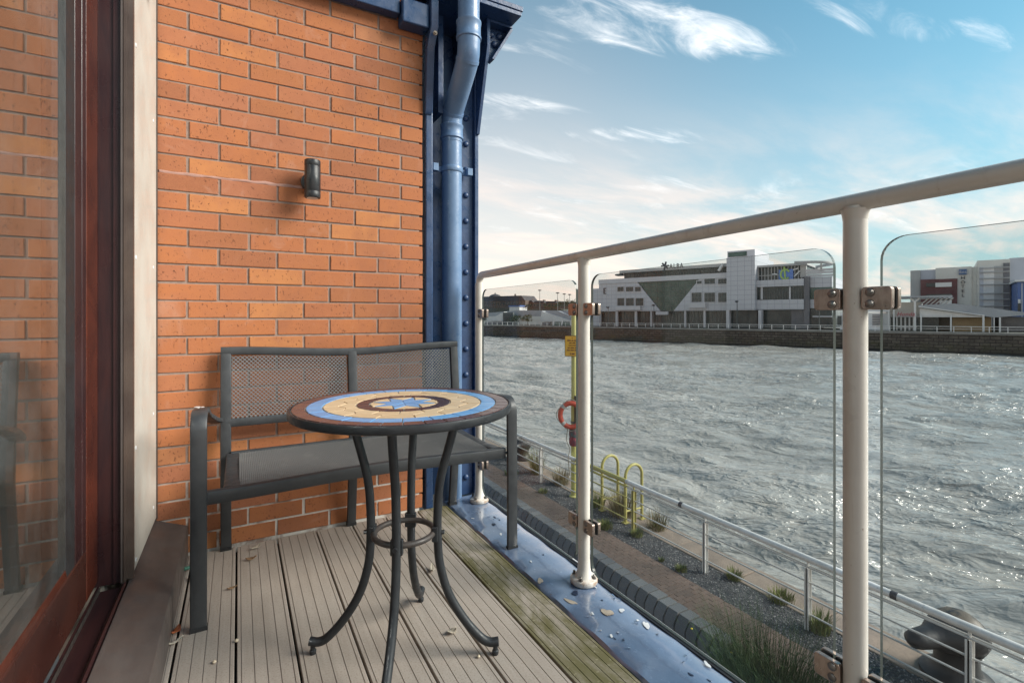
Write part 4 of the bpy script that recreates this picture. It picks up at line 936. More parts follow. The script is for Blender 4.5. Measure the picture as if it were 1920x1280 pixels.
def make_table():
    ROT = math.atan2(1.557-1.42, .179-.4255)      # bearing of one leg
    t = thing('mosaic_table', 'round bistro table with star mosaic top and four curved black legs', 'table', (.4255, 1.42, 0))
    ZT = .727
    for k in range(4):
        a = ROT+k*PI/2; c, s = math.cos(a), math.sin(a)
        prof = [(.152, .716), (.142, .650), (.108, .52), (.099, .43), (.098, .36), (.104, .27), (.130, .18), (.175, .105), (.222, .052), (.250, .036), (.277, .038)]
        pts = bez([(q*c, q*s, z) for q, z in prof], 5)
        leg = MB().tube(pts, .0125, 14).obj('leg', 'table_metal', t, smooth=True)
        MB().lathe([(.008, .0), (.0095, .004), (.0095, .012), (.007, .014), (.007, .03)], (.268*c, .268*s, 0), 14).obj('foot_screw', 'table_metal', leg, smooth=True)
        MB().tube([((.080)*c, .080*s, .358), (.118*c, .118*s, .358)], .0065, 8).obj('leg_bolt', 'table_metal', leg, smooth=True)
        q = Vector((c, s, 0)); w = Vector((-s, c, 0)); b = MB()
        p = q*.100; m = [p+w*.017+Vector((0, 0, .335)), p-w*.017+Vector((0, 0, .335)), p-w*.017+Vector((0, 0, .378)), p+w*.017+Vector((0, 0, .378))]
        n2 = [v-q*.016 for v in m]; b.add(m+n2, [(0, 1, 2, 3), (7, 6, 5, 4), (0, 4, 5, 1), (1, 5, 6, 2), (2, 6, 7, 3), (3, 7, 4, 0)]).obj('leg_lug', 'table_metal', leg, bevel=.002)
    MB().tube([(.0865*math.cos(x), .0865*math.sin(x), .358) for x in np.linspace(0, 2*PI, 49)[:-1]], .0085, 12, closed=True).obj('foot_ring', 'ring_rust', t, smooth=True)
    MB().lathe([(.285, .7135), (.309, .7140), (.3125, .716), (.3140, .720), (.3140, .7325), (.3125, .7365), (.309, .7375), (.3065, .7362), (.3060, .7325), (.02, .7325), (.02, .7135)], n=96).obj('top_tray', 'table_metal', t, smooth=True)
    MB().lathe([(.305, .7328), (.305, .7346), (.001, .7346)], n=96).obj('grout_bed', 'grout', t)
    top = bpy.data.objects
    def piece(poly, mat, h=.0026, z=.7347, gap=.0015):
        c = Vector((sum(p[0] for p in poly)/len(poly), sum(p[1] for p in poly)/len(poly)))
        def ins(g): 
            out = []; n = len(poly)
            for i in range(n):
                p, q, r_ = Vector(poly[i-1]), Vector(poly[i]), Vector(poly[(i+1) % n])
                d1, d2 = (q-p).normalized(), (r_-q).normalized(); n1, n2 = Vector((-d1.y, d1.x)), Vector((-d2.y, d2.x))
                bis = n1+n2; L = bis.length
                if L < 1e-4: out.append(q+n1*g); continue
                bis /= L; out.append(q+bis*(g/max(bis.dot(n1), .5)))
            return out
        area = sum(poly[i-1][0]*poly[i][1]-poly[i][0]*poly[i-1][1] for i in range(len(poly)))
        if area < 0: poly = poly[::-1]
        a, b = ins(gap), ins(gap+.0007); n = len(poly); dz = random.uniform(-.0003, .0003)
        vs = [(p.x, p.y, z) for p in a]+[(p.x, p.y, z+h*.75+dz) for p in a]+[(p.x, p.y, z+h+dz) for p in b]
        fs = [(i, (i+1) % n, n+(i+1) % n, n+i) for i in range(n)]+[(n+i, n+(i+1) % n, 2*n+(i+1) % n, 2*n+i) for i in range(n)]+[tuple(range(2*n, 3*n))]
        return MB().add(vs, fs).obj('tile', mat, t)
    P = lambda r, a: (r*math.cos(a), r*math.sin(a))
    def ring(r0, r1, n, mat, ph=0, sub=3):
        for k in range(n):
            a0, a1 = ph+2*PI*k/n, ph+2*PI*(k+1)/n
            piece([P(r0, a0+(a1-a0)*i/sub) for i in range(sub+1)][::-1]+[P(r1, a0+(a1-a0)*i/sub) for i in range(sub+1)], mat)
    ring(.268, .3045, 36, 'tile_brown', .05); ring(.2245, .2675, 22, 'tile_blue', .12, 4)
    # crazy-cut cream field in two staggered rows
    n = 16; jit = lambda v: v+random.uniform(-.05, .05)
    an = [jit(2*PI*k/n) for k in range(n)]; am = [jit(2*PI*(k+.5)/n) for k in range(n)]; rm = [random.uniform(.163, .175) for _ in range(n)]; rk = [random.uniform(.178, .192) for _ in range(n)]
    for k in range(n):
        k2 = (k+1) % n; a0 = an[k]; a1 = an[k2]+(2*PI if k2 == 0 else 0); b0 = am[k]; b1 = am[k2]+(2*PI if k2 == 0 else 0)
        piece([P(.1345, a0), P(rm[k], a0), P(rk[k], b0), P(rm[k2], a1), P(.1345, a1), P(.1360, (a0+a1)/2)], 'tile_cream')
        piece([P(rk[k], b0), P(.224, b0), P(.224, (b0+b1)/2), P(.224, b1), P(rk[k2], b1), P(rm[k2], a1)], 'tile_cream')
    ring(.098, .134, 16, 'tile_dark', .1)
    # eight-pointed star
    for k in range(8):
        a = 2*PI*k/8+.2; d = PI/8
        piece([P(.001, a), P(.050, a-d), P(.092, a), P(.050, a+d)], 'tile_blue', gap=.0003)
        piece([P(.051, a+d), P(.0965, a+.04), P(.0975, a+d), P(.0965, a+2*d-.04)], 'tile_cream', gap=.0009)
make_table()

def make_litter():
    def leaf(nm, x, y, l, w, rot, curl, mat, lab, z=.0015):
        n = 8; vs, fs = [], []
        for i in range(n+1):
            s_ = i/n; ww = w*math.sin(PI*min(max(s_, .04), .97))**.8; zz = curl*(2*s_-1)**2
            for q in (-1, 0, 1): vs.append((l*(s_-.5), q*ww/2*(1+random.uniform(-.15, .15)), zz+abs(q)*curl*.5*random.uniform(.5, 1.3)+.001))
        for i in range(n): fs += [(i*3+k, i*3+k+1, i*3+k+4, i*3+k+3) for k in (0, 1)]
        m = MB().add(vs, fs); o = m.obj(nm, mat, None, (x, y, z), smooth=True); o.rotation_euler = (0, 0, rot)
        so = o.modifiers.new('thickness', 'SOLIDIFY'); so.thickness = .0008
        return tag(o, lab, 'leaf' if nm.endswith('leaf') else 'litter', 'litter on the deck')
    leaf('pale_leaf', .065, 2.37, .055, .020, .7, .010, 'pale_leaf', 'pale dry leaf by the foot of the brick wall right of the bench post')
    leaf('dead_leaf', .045, 2.27, .040, .022, .1, .008, 'dead_leaf', 'small brown curled leaf on the deck in front of the rear bench post')
    leaf('dead_leaf', -.02, 2.06, .035, .014, .2, .006, 'dead_leaf', 'brown leaf lying across the first board gap')
    leaf('red_leaf', -.172, 1.86, .040, .024, 1.1, .010, 'red_leaf', 'orange-red leaf scrap wedged beside the front bench leg')
    leaf('pale_leaf', -.166, 1.80, .045, .016, .6, .008, 'pale_leaf', 'pale leaf scrap in the gap next to the sill')
    leaf('pale_leaf', .585, 1.44, .034, .026, .3, .008, 'pale_leaf', 'pale crumpled seed husk on the deck right of the table')
    leaf('pale_leaf', .66, 1.83, .050, .022, 1.3, .012, 'pale_leaf', 'fluffy pale husk on the board gap behind the table')
    leaf('dead_leaf', -.15, 2.20, .035, .02, 1.9, .008, 'dead_leaf', 'brown leaf bits in the corner by the sill')
    for x, y, s, lab in ((-.005+.03, 1.72, .006, 'pale snail shell on the board just behind another, right of the front bench leg'), (-.03, 1.645, .0055, 'pale snail shell nearest the camera by the front bench leg'), (.64, 1.30, .005, 'tiny white crescent shell in front of the table leg')):
        o = MB().lathe([(.0005, 0), (s*.9, s*.25), (s, s*.7), (s*.6, s*1.25), (.0005, s*1.5)], (0, 0, 0), 12).obj('snail_shell', 'shell', None, (x-.03, y, .001), smooth=True); tag(o, lab, 'shell', 'litter on the deck')
    o = MB().tube(bez([(-.185, 2.27, .02), (-.160, 2.30, .012), (-.13, 2.36, .012), (-.12, 2.42, .014)]), .007, 8).obj('rope_end', 'green_rope', smooth=True); tag(o, 'short green rope end beside the sill in the wall corner', 'rope')
make_litter()

# ================================================================== FAR BANK
def bank(u, v, z=0.): p = BA+EU*u+EV*v; return Vector((p.x, p.y, z))
_s, _c = math.sin(YAW), math.cos(YAW)
def facade(px, py, v):
    """point of the upright plane v metres behind the far quay line, given a sight line measured in the photograph -> (u, z)"""
    a = (px-960)/FPX; b = (HORIZON-py)/FPX; d = Vector((_s+a*_c, _c-a*_s))
    tt = (BA+EV*v).dot(EV)/d.dot(EV); p = d*tt
    return (p-BA).dot(EU), CAM_H+b*tt
def make_far_bank():
    g = MB(); g.box(-400, 400, 1.2, 2500, -6, 0).obj('far_bank_ground', 'far_ground')
    o = bpy.data.objects['far_bank_ground']; o.location = bank(0, 0, ZQ-.05); o.rotation_euler = (0, 0, BANK_RZ); struct(o)
    t = thing('quay_wall', 'dark stone quay wall with weed stains along the far bank', 'wall', bank(0, 0, ZQ), BANK_RZ)
    MB().box(-400, 300, 0, 1.2, -6.5, -.35).obj('wall_face', 'bank_stone', t)
    MB().box(-400, 300, -.18, 1.6, -.35, .02).obj('coping', 'bank_top', t)
    b = MB().box(-120, 160, .35, .42, .95, 1.03).box(-120, 160, .36, .41, .55, .60); 
    t2 = thing('far_railing', 'thin pale railing along the top of the far quay wall', 'railing', bank(0, 0, ZQ), BANK_RZ)
    b.obj('rails', 'far_white', t2); m = MB().box(-.045, .045, .35, .42, 0, .95).obj('post', 'far_white', t2); m.location.x = -60
    for k in range(1, 90): inst(m, t2, (-60+k*2.2, 0, 0))
make_far_bank()

def fit(o, w, h):
    xs = [v.co.x for v in o.data.vertices]; ys = [v.co.y for v in o.data.vertices]
    o.scale = (w/(max(xs)-min(xs)), h/(max(ys)-min(ys)), 1)
class Far:
    """a building on the far bank: local x runs along the quay, y away from the river, z up from the far quay"""
    def __init__(s, name, label, cat, px, v, group=None):
        s.v = v; s.u0 = facade(px, 600, v)[0]; s.t = thing(name, label, cat, bank(s.u0, v, ZQ), BANK_RZ, group)
    def p(s, px, py): u, z = facade(px, py, s.v); return u-s.u0, z-ZQ
    def rect(s, x0, yt, x1, yb, y0, y1, name, mat, parent=None):
        (ua, za), (ub, zb) = s.p(x0, yt), s.p(x1, yb)
        zt = za; zb = max(zb, -.0) if zb < .25 else zb
        return MB().box(ua, ub, y0, y1, zb, zt).obj(name, mat, parent or s.t)
    def win(s, x0, yt, x1, yb, nx=2, nz=1, mat='far_glass', name='window', depth=.35):
        """recess frame, pane and bars"""
        (ua, za), (ub, zb) = s.p(x0, yt), s.p(x1, yb); zb = max(zb, .1)
        w = MB().box(ua, ub, -.06, -.02, zb, za).obj(name, mat, s.t)
        b = MB(); f = .14
        b.box(ua-f, ub+f, -.16, -.0, za, za+f).box(ua-f, ub+f, -.2, -.0, zb-f, zb).box(ua-f, ua, -.16, -.0, zb, za).box(ub, ub+f, -.16, -.0, zb, za)
        b.obj('frame', 'clad_plain', w)
        b = MB()
        for k in range(1, nx): x = ua+(ub-ua)*k/nx; b.box(x-.05, x+.05, -.11, -.065, zb, za)
        for k in range(1, nz): z = zb+(za-zb)*k/nz; b.box(ua, ub, -.10, -.065, z-.05, z+.05)
        if b.v: b.obj('glazing_bar', 'mullion', w)
        return w

def make_office():
    B = Far('office_building', 'white panelled office block with a V-shaped green glass atrium', 'building', 1112, 9)
    p = B.p; t = B.t
    def P(x, y): return p(x, y)
    # left body
    zt = P(1160, 531)[1]; u1 = P(1123, 560)[0]; ua, ub = P(1196, 560)[0], P(1368, 560)[0]
    zg = P(1230, 583)[1]                                   # underside of the first-floor wall
    MB().box(P(1112, 560)[0], u1, .0, 26, 0, P(1118, 541)[1]).obj('wall', 'clad_white', t)
    at, ab, bl, br = P(1195, 531), P(1311, 520.5), P(1238, 584), P(1263, 583.5)
    ztop = P(1250, 524)[1]
    # white wall either side of the atrium (prisms with sloping edge)
    MB().prism([(u1, zg), (bl[0], zg), (at[0], zt), (u1, zt)], 'y', 0, 26).obj('wall', 'clad_white', t)
    MB().prism([(br[0], zg), (ub, zg), (ub, zt), (ab[0], zt)], 'y', 0, 26).obj('wall', 'clad_white', t)
    MB().box(u1, ub, -.25, 26, zt+.02, zt+1.25).obj('parapet', 'clad_plain', t)
    # atrium glass with bars
    g = MB().prism([(bl[0]+.1, zg+.05), (br[0]-.1, zg+.05), (ab[0]-.1, zt-.05), (at[0]+.1, zt-.05)], 'y', .35, 1.0).obj('atrium_glazing', 'atrium_glass', t)
    b = MB(); n = 9
    for k in range(1, n):
        x = at[0]+(ab[0]-at[0])*k/n
        zlo = zg
        if x < bl[0]: zlo = zt-(x-at[0])/(bl[0]-at[0])*(zt-zg)
        if x > br[0]: zlo = zt-(ab[0]-x)/(ab[0]-br[0])*(zt-zg)
        b.box(x-.028, x+.028, .30, .349, zlo+.02, zt-.06)
    for k in range(1, 6):
        z = zg+(zt-zg)*k/6; f = (zt-z)/(zt-zg); b.box(at[0]+(bl[0]-at[0])*f+.1, ab[0]+(br[0]-ab[0])*f-.1, .22, .349, z-.03, z+.03)
    b.obj('glazing_bar', 'mullion', g)
    # ground floor: dark glass set back between white columns
    MB().box(u1-1, ub, 1.5, 25, 0, zg-.02).obj('ground_floor', 'far_glass', t)
    b = MB()
    for k in range(40): x = u1+(ub-u1)*k/40; b.box(x-.05, x+.05, 1.40, 1.499, 0, zg-.03)
    b.box(u1-1, ub, 1.41, 1.498, 1.1, 1.2); b.obj('glazing_bar', 'mullion', t)
    for x0, x1 in ((1121, 1125), (1153, 1157), (1189, 1193), (1218.5, 1221), (1282, 1285), (1318, 1322)):
        a, c = P(x0, 600)[0], P(x1, 600)[0]; MB().box(a, c, .3, .9, 0, zg-.01).obj('column', 'clad_plain', t)
    B.rect(1157, 574, 1203, 581, -.9, -.01, 'balcony_slab', 'clad_plain'); B.rect(1293, 568, 1325, 577, -.9, -.01, 'balcony_slab', 'clad_plain'); B.rect(1232, 584, 1254, 590, -.8, -.01, 'entrance_canopy', 'clad_plain')
    for x0, x1 in ((1158, 1170), (1174, 1188), (1191, 1202)): B.win(x0, 538, x1, 546, 2)
    for x0, x1 in ((1158, 1171), (1174, 1189), (1192, 1207)): B.win(x0, 559, x1, 573, 2, 2)
    for x0, x1 in ((1307, 1316), (1321, 1341), (1347, 1366)): B.win(x0, 523 if x0 > 1316 else 527, x1, 532, 2)
    for x0, x1 in ((1297, 1316), (1321, 1341), (1347, 1366)): B.win(x0, 549, x1, 566, 3, 2)
    B.rect(1132, 540, 1133.5, 551, -.2, -.01, 'wall_fixture', 'dark_fix'); B.rect(1133.5, 540, 1136.5, 541.5, -.2, -.01, 'wall_fixture', 'dark_fix'); B.rect(1133.5, 545, 1136, 546, -.2, -.01, 'wall_fixture', 'dark_fix'); B.rect(1133.5, 549.5, 1136.5, 551, -.2, -.01, 'wall_fixture', 'dark_fix')
    # set-back top storey with curved glazed strip and flat roof
    zs0, zs1 = zt+1.27, P(1260, 506)[1]; x0, x1 = P(1158, 530)[0], ub
    MB().box(x0+1.5, x1, 1.0, 22, zs0, zs1).obj('top_storey', 'far_glass', t)
    b = MB()
    for k in range(22): x = x0+2+(x1-x0-2)*k/22; b.box(x-.06, x+.06, .9, .999, zs0, zs1)
    b.obj('glazing_bar', 'mullion', t)
    MB().prism([(x0, 1.0), (x0+.5, .2), (x0+2, -.3), (x1, -.3), (x1, 23), (x0, 23)], 'z', zs1+.01, zs1+.75).obj('roof', 'render_grey', t)
    MB().tube([(x0+1.5, .3, zs0+1.3), (x0-1.2, 1.0, zs0+1.2), (x0-1.6, 3, zs0+1.2), (x0+1.5, 5, zs0+1.3)], .22, 8).obj('roof_loop', 'mullion', t)
    e = MB().tube([(0, -.6, -.9), (0, -.6, .9)], .35, 10).obj('satellite_dish', 'far_white', t); q = P(1353, 502); e.location = (q[0], 0, q[1]); e.rotation_euler = (0, R(32), 0)
    # roof sign: dark emblem and letters
    q = P(1264, 500); s = text_mesh('roof_lettering', 'ALBA', 2.3, 'dark_fix', t, .12, 0, 1.25); s.rotation_euler = (PI/2, 0, 0); fit(s, P(1282, 500)[0]-P(1256, 500)[0], P(1268, 494.0)[1]-P(1268, 503)[1]); s.location = (P(1269, 500)[0], -.3, P(1269, 499)[1])
    q = P(1248, 503); m = MB()
    for k in range(3): a = k*PI/3+.3; m.box(-1.1, 1.1, -.1+k*.01, .1+k*.01, -.22, .22) if k == 0 else m.prism([(math.cos(a)*1.1-math.sin(a)*.22, math.sin(a)*1.1+math.cos(a)*.22), (-math.cos(a)*1.1-math.sin(a)*.22, -math.sin(a)*1.1+math.cos(a)*.22), (-math.cos(a)*1.1+math.sin(a)*.22, -math.sin(a)*1.1-math.cos(a)*.22), (math.cos(a)*1.1+math.sin(a)*.22, math.sin(a)*1.1-math.cos(a)*.22)], 'y', -.09+k*.01, .09+k*.01)
    o = m.obj('emblem', 'dark_fix', t); o.location = (q[0], -.3, q[1]+.6)
    # stair tower
    ta, tb = P(1368.5, 560)[0], P(1421, 560)[0]; tz = P(1395, 483.5)[1]; tg = P(1395, 581.5)[1]
    MB().box(ta, tb, -2.4, 14, tg, tz).obj('tower', 'clad_white', t)
    MB().box(ta, tb, -.8, 14, 0, tg-.01).obj('tower_base', 'far_glass', t)
    for x0, x1 in ((1367.5, 1373.5), (1427, 1433)): MB().box(P(x0, 600)[0], P(x1, 600)[0], -2.3, -.9, 0, tg-.02).obj('tower_leg', 'clad_plain', t)
    B.rect(1369, 473, 1420, 483.2, -2.0, 10, 'roof_lantern', 'clad_plain'); B.rect(1371, 475.5, 1405, 481, -2.15, -2.01, 'lantern_glazing', 'atrium_glass')
    # right wing
    wa, wb = tb+.02, P(1509, 560)[0]
    def zz(y, x=1457): return P(x, y)[1]
    MB().box(wa, wb, .6, 20, zz(533), zz(500)).obj('top_floor', 'far_glass', t)
    b = MB()
    for k in range(14): x = wa+(wb-wa)*k/14; b.box(x-.08, x+.08, .45, .599, zz(533), zz(500))
    b.box(wa, wb, .47, .599, zz(516), zz(514.5)); b.obj('glazing_bar', 'render_grey', t)
    MB().box(wa, wb+.5, -.4, 20, zz(499.8), zz(496)).obj('roof', 'render_grey', t)
    MB().box(wa, wb, -1.2, 18, zz(537.5), zz(525)).obj('spandrel', 'clad_white', t)
    MB().box(wa, wb, -.5, 18, zz(561.5), zz(538)).obj('window_band', 'far_glass', t)
    for x0, x1 in ((1428, 1432), (1481, 1484)): B.rect(x0, 538, x1, 561, -.8, -.51, 'column', 'clad_plain')
    b = MB()
    for k in range(18): x = wa+(wb-wa)*k/18; b.box(x-.05, x+.05, -.6, -.501, zz(561), zz(539))
    b.obj('glazing_bar', 'mullion', t)
    MB().box(wa, wb, -1.2, 18, zz(580.5), zz(562)).obj('spandrel', 'clad_white', t)
    MB().box(wa, P(1484, 600)[0], .2, 18, 0, zz(581)).obj('ground_floor', 'far_glass', t); MB().box(P(1484, 600)[0]+.02, wb, -.2, 18, 0, zz(581)).obj('ground_wall', 'clad_grey', t)
    B.rect(1426, 582, 1432, 612, -.9, -.2, 'column', 'clad_plain')
    q = MB().box(P(1460, 510)[0], P(1487, 510)[0], .1, .3, zz(524.8), zz(506)).obj('blue_poster', 'poster_blue', t)
    m = MB(); m.tube([(.9*math.cos(a), 0, 1.1*math.sin(a)) for a in np.linspace(.5, 5.6, 16)], .22, 6).tube([(-.2, 0, 1.7), (.1, 0, -1.6)], .2, 6); o = m.obj('poster_mark', 'poster_green', q); o.location = (P(1472, 510)[0], .05, zz(515))
    m = MB().tube([(1.6, 0, .9), (2.6, 0, 1.2)], .15, 6).tube([(1.8, 0, -.6), (2.9, 0, .6)], .15, 6).tube([(-2.6, 0, .2), (-1.6, 0, .1)], .15, 6).obj('poster_mark', 'far_white', q); m.location = (P(1472, 510)[0], .05, zz(515))
    # dark pier and right end bay
    MB().box(wb+.02, P(1519, 560)[0], -.9, 18, 0, zz(519, 1514)).obj('dark_pier', 'clad_grey', t)
    ea, eb = P(1519, 560)[0]+.02, P(1560, 560)[0]
    for y0, y1, m in ((519, 538.5, 'clad_white'), (539, 560.5, 'atrium_glass'), (561, 577.5, 'clad_white'), (578, 613, 'far_glass')):
        MB().box(ea, eb, 0, 16, max(0, zz(y1, 1540)), zz(y0, 1540)).obj('bay_panel' if m == 'clad_white' else 'bay_glazing', m, t)
    B.rect(1524, 592, 1560, 594.5, -.4, -.01, 'bay_band', 'clad_plain')
    for y in (505, 510, 515.5): B.rect(1510, y, 1562, y+1.6, 0.2, .5, 'roof_louvre', 'clad_plain')
    B.rect(1500, 497, 1511, 519, .3, 1.0, 'plant_screen', 'render_grey')
    # curved roof canopy ring on legs
    z = zz(492.5, 1530); a0, a1 = P(1493, 500)[0], P(1556, 500)[0]
    pts = [(a0, -1.5, z+.2), (a0+(a1-a0)*.6, -1.5, z+.05)]+[(a1-2.2+2.2*math.sin(a), 1.5-3*math.cos(a), z-.3*(a/PI)) for a in np.linspace(.2, PI-.2, 9)]+[(a0+3, 4.5, z-.6)]
    MB().sweep(pts, rrect(.5, .9, .1, 2), up=(0, 0, 1)).obj('canopy_ring', 'render_grey', t, smooth=True)
    B.rect(1538, 494, 1541, 505, 0, .4, 'canopy_leg', 'render_grey')
make_office()

def make_dealership():
    B = Far('car_showroom', 'low car showroom with white portal columns, buff walls and a pitched grey roof', 'building', 1560, 7)
    P = B.p; t = B.t
    wl = P(1562, 600)[0]; x = P(1632, 600)[0]; u = P(1668, 600)[0]
    MB().box(wl+1, u, 1.5, 14, 0, P(1640, 586)[1]).obj('wall', 'far_white', t)
    MB().prism([(P(1600, 590)[0], P(1640, 583)[1]), (u, P(1640, 585)[1]), (u, P(1655, 575)[1])], 'y', 1.0, 14).obj('gable', 'far_white', t)
    for k in range(7): 
        y = 590+k*3.2; B.rect(1634, y, 1654, y+1.7, 1.3, 1.49, 'louvre', 'clad_grey')
    B.rect(1568, 592, 1576, 611, 1.3, 1.49, 'window', 'far_glass'); 
    # glazed front and upper buff gable behind the portal
    a, b_ = P(1678, 600)[0], P(1718, 600)[0]; zl = P(1697, 594)[1]; zu = P(1697, 566)[1]
    MB().box(a-1.6, b_+.6, 3.0, 12, zl, zu).obj('buff_gable', 'render_cream', t); MB().box(u, b_+3.2, 2.4, 12, 0, zl-.02).obj('shopfront', 'far_glass', t)
    for xx in (1680, 1688, 1696, 1704, 1712): 
        q = P(xx, 600)[0]; MB().box(q-.12, q+.12, 2.2, 2.39, 0, zl).obj('glazing_bar', 'far_white', t)
    B.rect(1678, 592.3, 1727, 594.2, 1.9, 2.35, 'fascia', 'far_white'); B.rect(1678, 611.5, 1718, 614, 2.0, 2.38, 'plinth', 'far_white')
    for xx, w, yt in ((1666, 2.4, 582), (1676, 2.6, 566), (1715.5, 4.2, 565), (1727, 3, 589), (1783, 3.2, 589), (1844, 4, 590), (1864, 2, 595), (1875, 3.6, 595)):
        q0, q1 = P(xx-w/2, 600)[0], P(xx+w/2, 600)[0]; MB().box(q0, q1, 0, .5, 0, P(xx, yt)[1]).obj('column', 'far_white', t)
    MB().box(P(1664, 560)[0], P(1786, 560)[0], -.5, 9, P(1700, 558.5)[1], P(1700, 555.5)[1]).obj('portal_roof', 'roof_metal', t)
    for x0, x1 in ((1676, 1684), (1715, 1706), (1715, 1724)):
        q0, q1 = P(x0, 566), P(x1, 558.5); MB().tube([(q0[0], .25, q0[1]), (q1[0], .25, q1[1])], .16, 8).obj('strut', 'far_white', t)
    for k in range(6): q = P(1734+k*9, 565); MB().tube([(q[0]-1, .6, q[1]-1.0), (q[0]+.6, .6, P(1734, 558.5)[1])], .13, 6).obj('strut', 'render_grey', t)
    # dealer name
    q = P(1698, 589); s = text_mesh('dealer_sign', 'Honda', 2.75, 'sign_red', t, .1, .25, 1.02); s.location = (q[0], 1.6, q[1]); s.rotation_euler = (PI/2, 0, 0); fit(s, P(1713.3, 589)[0]-P(1680.5, 589)[0], P(1697, 584.6)[1]-P(1697, 592.4)[1]); s.location.y = -.05
    # long pitched roof with white tent-like gable
    r0, r1 = P(1722, 575)[0], P(1925, 592)[0]; ze = P(1845, 592)[1]
    MB().prism([(P(1722, 0)[0], P(1722, 572)[1]), (P(1790, 0)[0], P(1790, 569)[1]), (P(1935, 0)[0], P(1935, 587)[1]), (P(1935, 0)[0], P(1935, 590)[1]), (P(1865, 0)[0], P(1865, 595)[1]), (P(1845, 0)[0], P(1845, 592.5)[1]), (P(1722, 0)[0], P(1722, 575)[1])], 'y', .1, 24).obj('pitched_roof', 'roof_metal', t)
    MB().prism([(P(1724, 0)[0], P(1724, 577)[1]), (P(1840, 0)[0], P(1840, 592.3)[1]), (P(1724, 0)[0], P(1724, 592.3)[1])], 'y', .7, 1.2).obj('tent_gable', 'far_white', t)
    B.rect(1724, 592.4, 1845, 594.4, .3, 1.2, 'eaves_beam', 'far_white')
    MB().prism([(P(1722, 0)[0], P(1722, 573.4)[1]), (P(1846, 0)[0], P(1846, 590.6)[1]), (P(1846, 0)[0], P(1846, 592.4)[1]), (P(1722, 0)[0], P(1722, 575.6)[1])], 'y', -.1, .09).obj('barge_board', 'far_white', t)
    MB().box(P(1786, 600)[0], P(1861, 600)[0], 2.5, 20, 0, P(1820, 594.6)[1]).obj('buff_wall', 'buff_wall', t); MB().box(P(1729, 600)[0], P(1785, 600)[0], 3.2, 20, 0, P(1760, 594.6)[1]).obj('shade_toned_wall', 'bark', t)  # shade on the wall beside the buff one is put into its dark colour
    MB().box(P(1876, 600)[0], P(1940, 600)[0], 3.5, 20, 0, P(1900, 594)[1]).obj('end_wall', 'clad_grey', t)
make_dealership()

def make_hotel():
    B = Far('hotel', 'pale stepped hotel block with a maroon frame and vertical lettering', 'building', 1707, 55)
    P = B.p; t = B.t
    def box(x0, yt, x1, y0, y1, nm, m, yb=None):
        a, b = P(x0, 560)[0], P(x1, 560)[0]; z1 = P((x0+x1)/2, yt)[1]; z0 = P((x0+x1)/2, yb)[1] if yb else 0
        return MB().box(a, b, y0, y1, z0, z1).obj(nm, m, t)
    box(1707, 507, 1726, 0, 16, 'end_block', 'render_grey'); box(1726.1, 505.5, 1754, .6, 16, 'wall', 'render_lilac'); box(1754.1, 501, 1822, 0, 18, 'wall', 'render_cream'); box(1822.1, 500, 1832, .6, 18, 'wall', 'render_white')
    box(1726.2, 524, 1754, -.6, .59, 'maroon_frame', 'red_clad'); 
    box(1754.1, 523, 1795, -.6, -.01, 'maroon_frame', 'red_clad')
    for x0, x1, y0, y1, m in ((1754, 1784.5, 530, 538, 'render_white'), (1737, 1754, 531, 538, 'far_glass'), (1737, 1784.5, 551.5, 554, 'far_glass'), (1737, 1784.5, 554, 558.5, 'render_white'), (1762, 1784.5, 560, 563, 'far_glass'), (1762, 1784.5, 563.5, 570, 'render_white')):
        box(x0, y0, x1, -.9, -.61, 'frame_infill' if m == 'render_white' else 'window', m, y1)
    q = box(1798, 505, 1812.5, -.5, -.01, 'blue_sign', 'sign_blue', 515)
    s = text_mesh('sign_mark', 'ibis', 1.2, 'render_lilac', q, .05, 0, .95); a = P(1805.2, 510); s.location = (a[0], -.56, a[1]); s.rotation_euler = (PI/2, 0, 0)
    for k, ch in enumerate('HOTEL'):
        a = P(1805.5, 521+k*8.2); s = text_mesh('sign_letter', ch, 1.15, 'dark_fix', t, .08); s.location = (a[0], -.2, a[1]); s.rotation_euler = (PI/2, 0, 0)
    # stair tower with banded glazing
    box(1832.1, 488, 1893, -1.5, 20, 'stair_tower', 'render_cream'); box(1893.1, 483, 1935, -.5, 20, 'tower', 'render_lilac')
    box(1836, 502, 1843, -1.8, -1.51, 'glazed_strip', 'render_lilac'); box(1843.1, 502, 1863, -1.8, -1.51, 'render_strip', 'far_white'); box(1863.1, 500, 1880, -1.8, -1.51, 'render_strip', 'render_grey'); box(1880.1, 494, 1892, -1.9, -1.51, 'glazed_strip', 'clad_grey')
    for y in (502.3, 510, 521.5, 533, 549.5, 561, 573): box(1835.5, y, 1892, -2.2, -1.91, 'floor_band', 'render_grey', y+1.6)
    B2 = Far('blue_building', 'blue clad building with a white oversailing roof at the right edge of the view', 'building', 1908, 40)
    P2 = B2.p
    def box2(x0, yt, x1, y0, y1, nm, m, yb=None):
        a, b = P2(x0, 560)[0], P2(x1, 560)[0]; return MB().box(a, b, y0, y1, P2(x0, yb)[1] if yb else 0, P2(x0, yt)[1]).obj(nm, m, B2.t)
    box2(1908, 529, 1950, 0, 14, 'wall', 'blue_clad'); box2(1902, 525, 1955, -1, 15, 'roof', 'far_white', 528.6); box2(1908, 569, 1913.5, -.3, -.01, 'window', 'far_glass', 583); box2(1908.5, 561, 1913.5, -.3, -.01, 'white_panel', 'far_white', 568.6); box2(1915, 531, 1917, -.3, -.01, 'pilaster', 'render_lilac')
make_hotel()

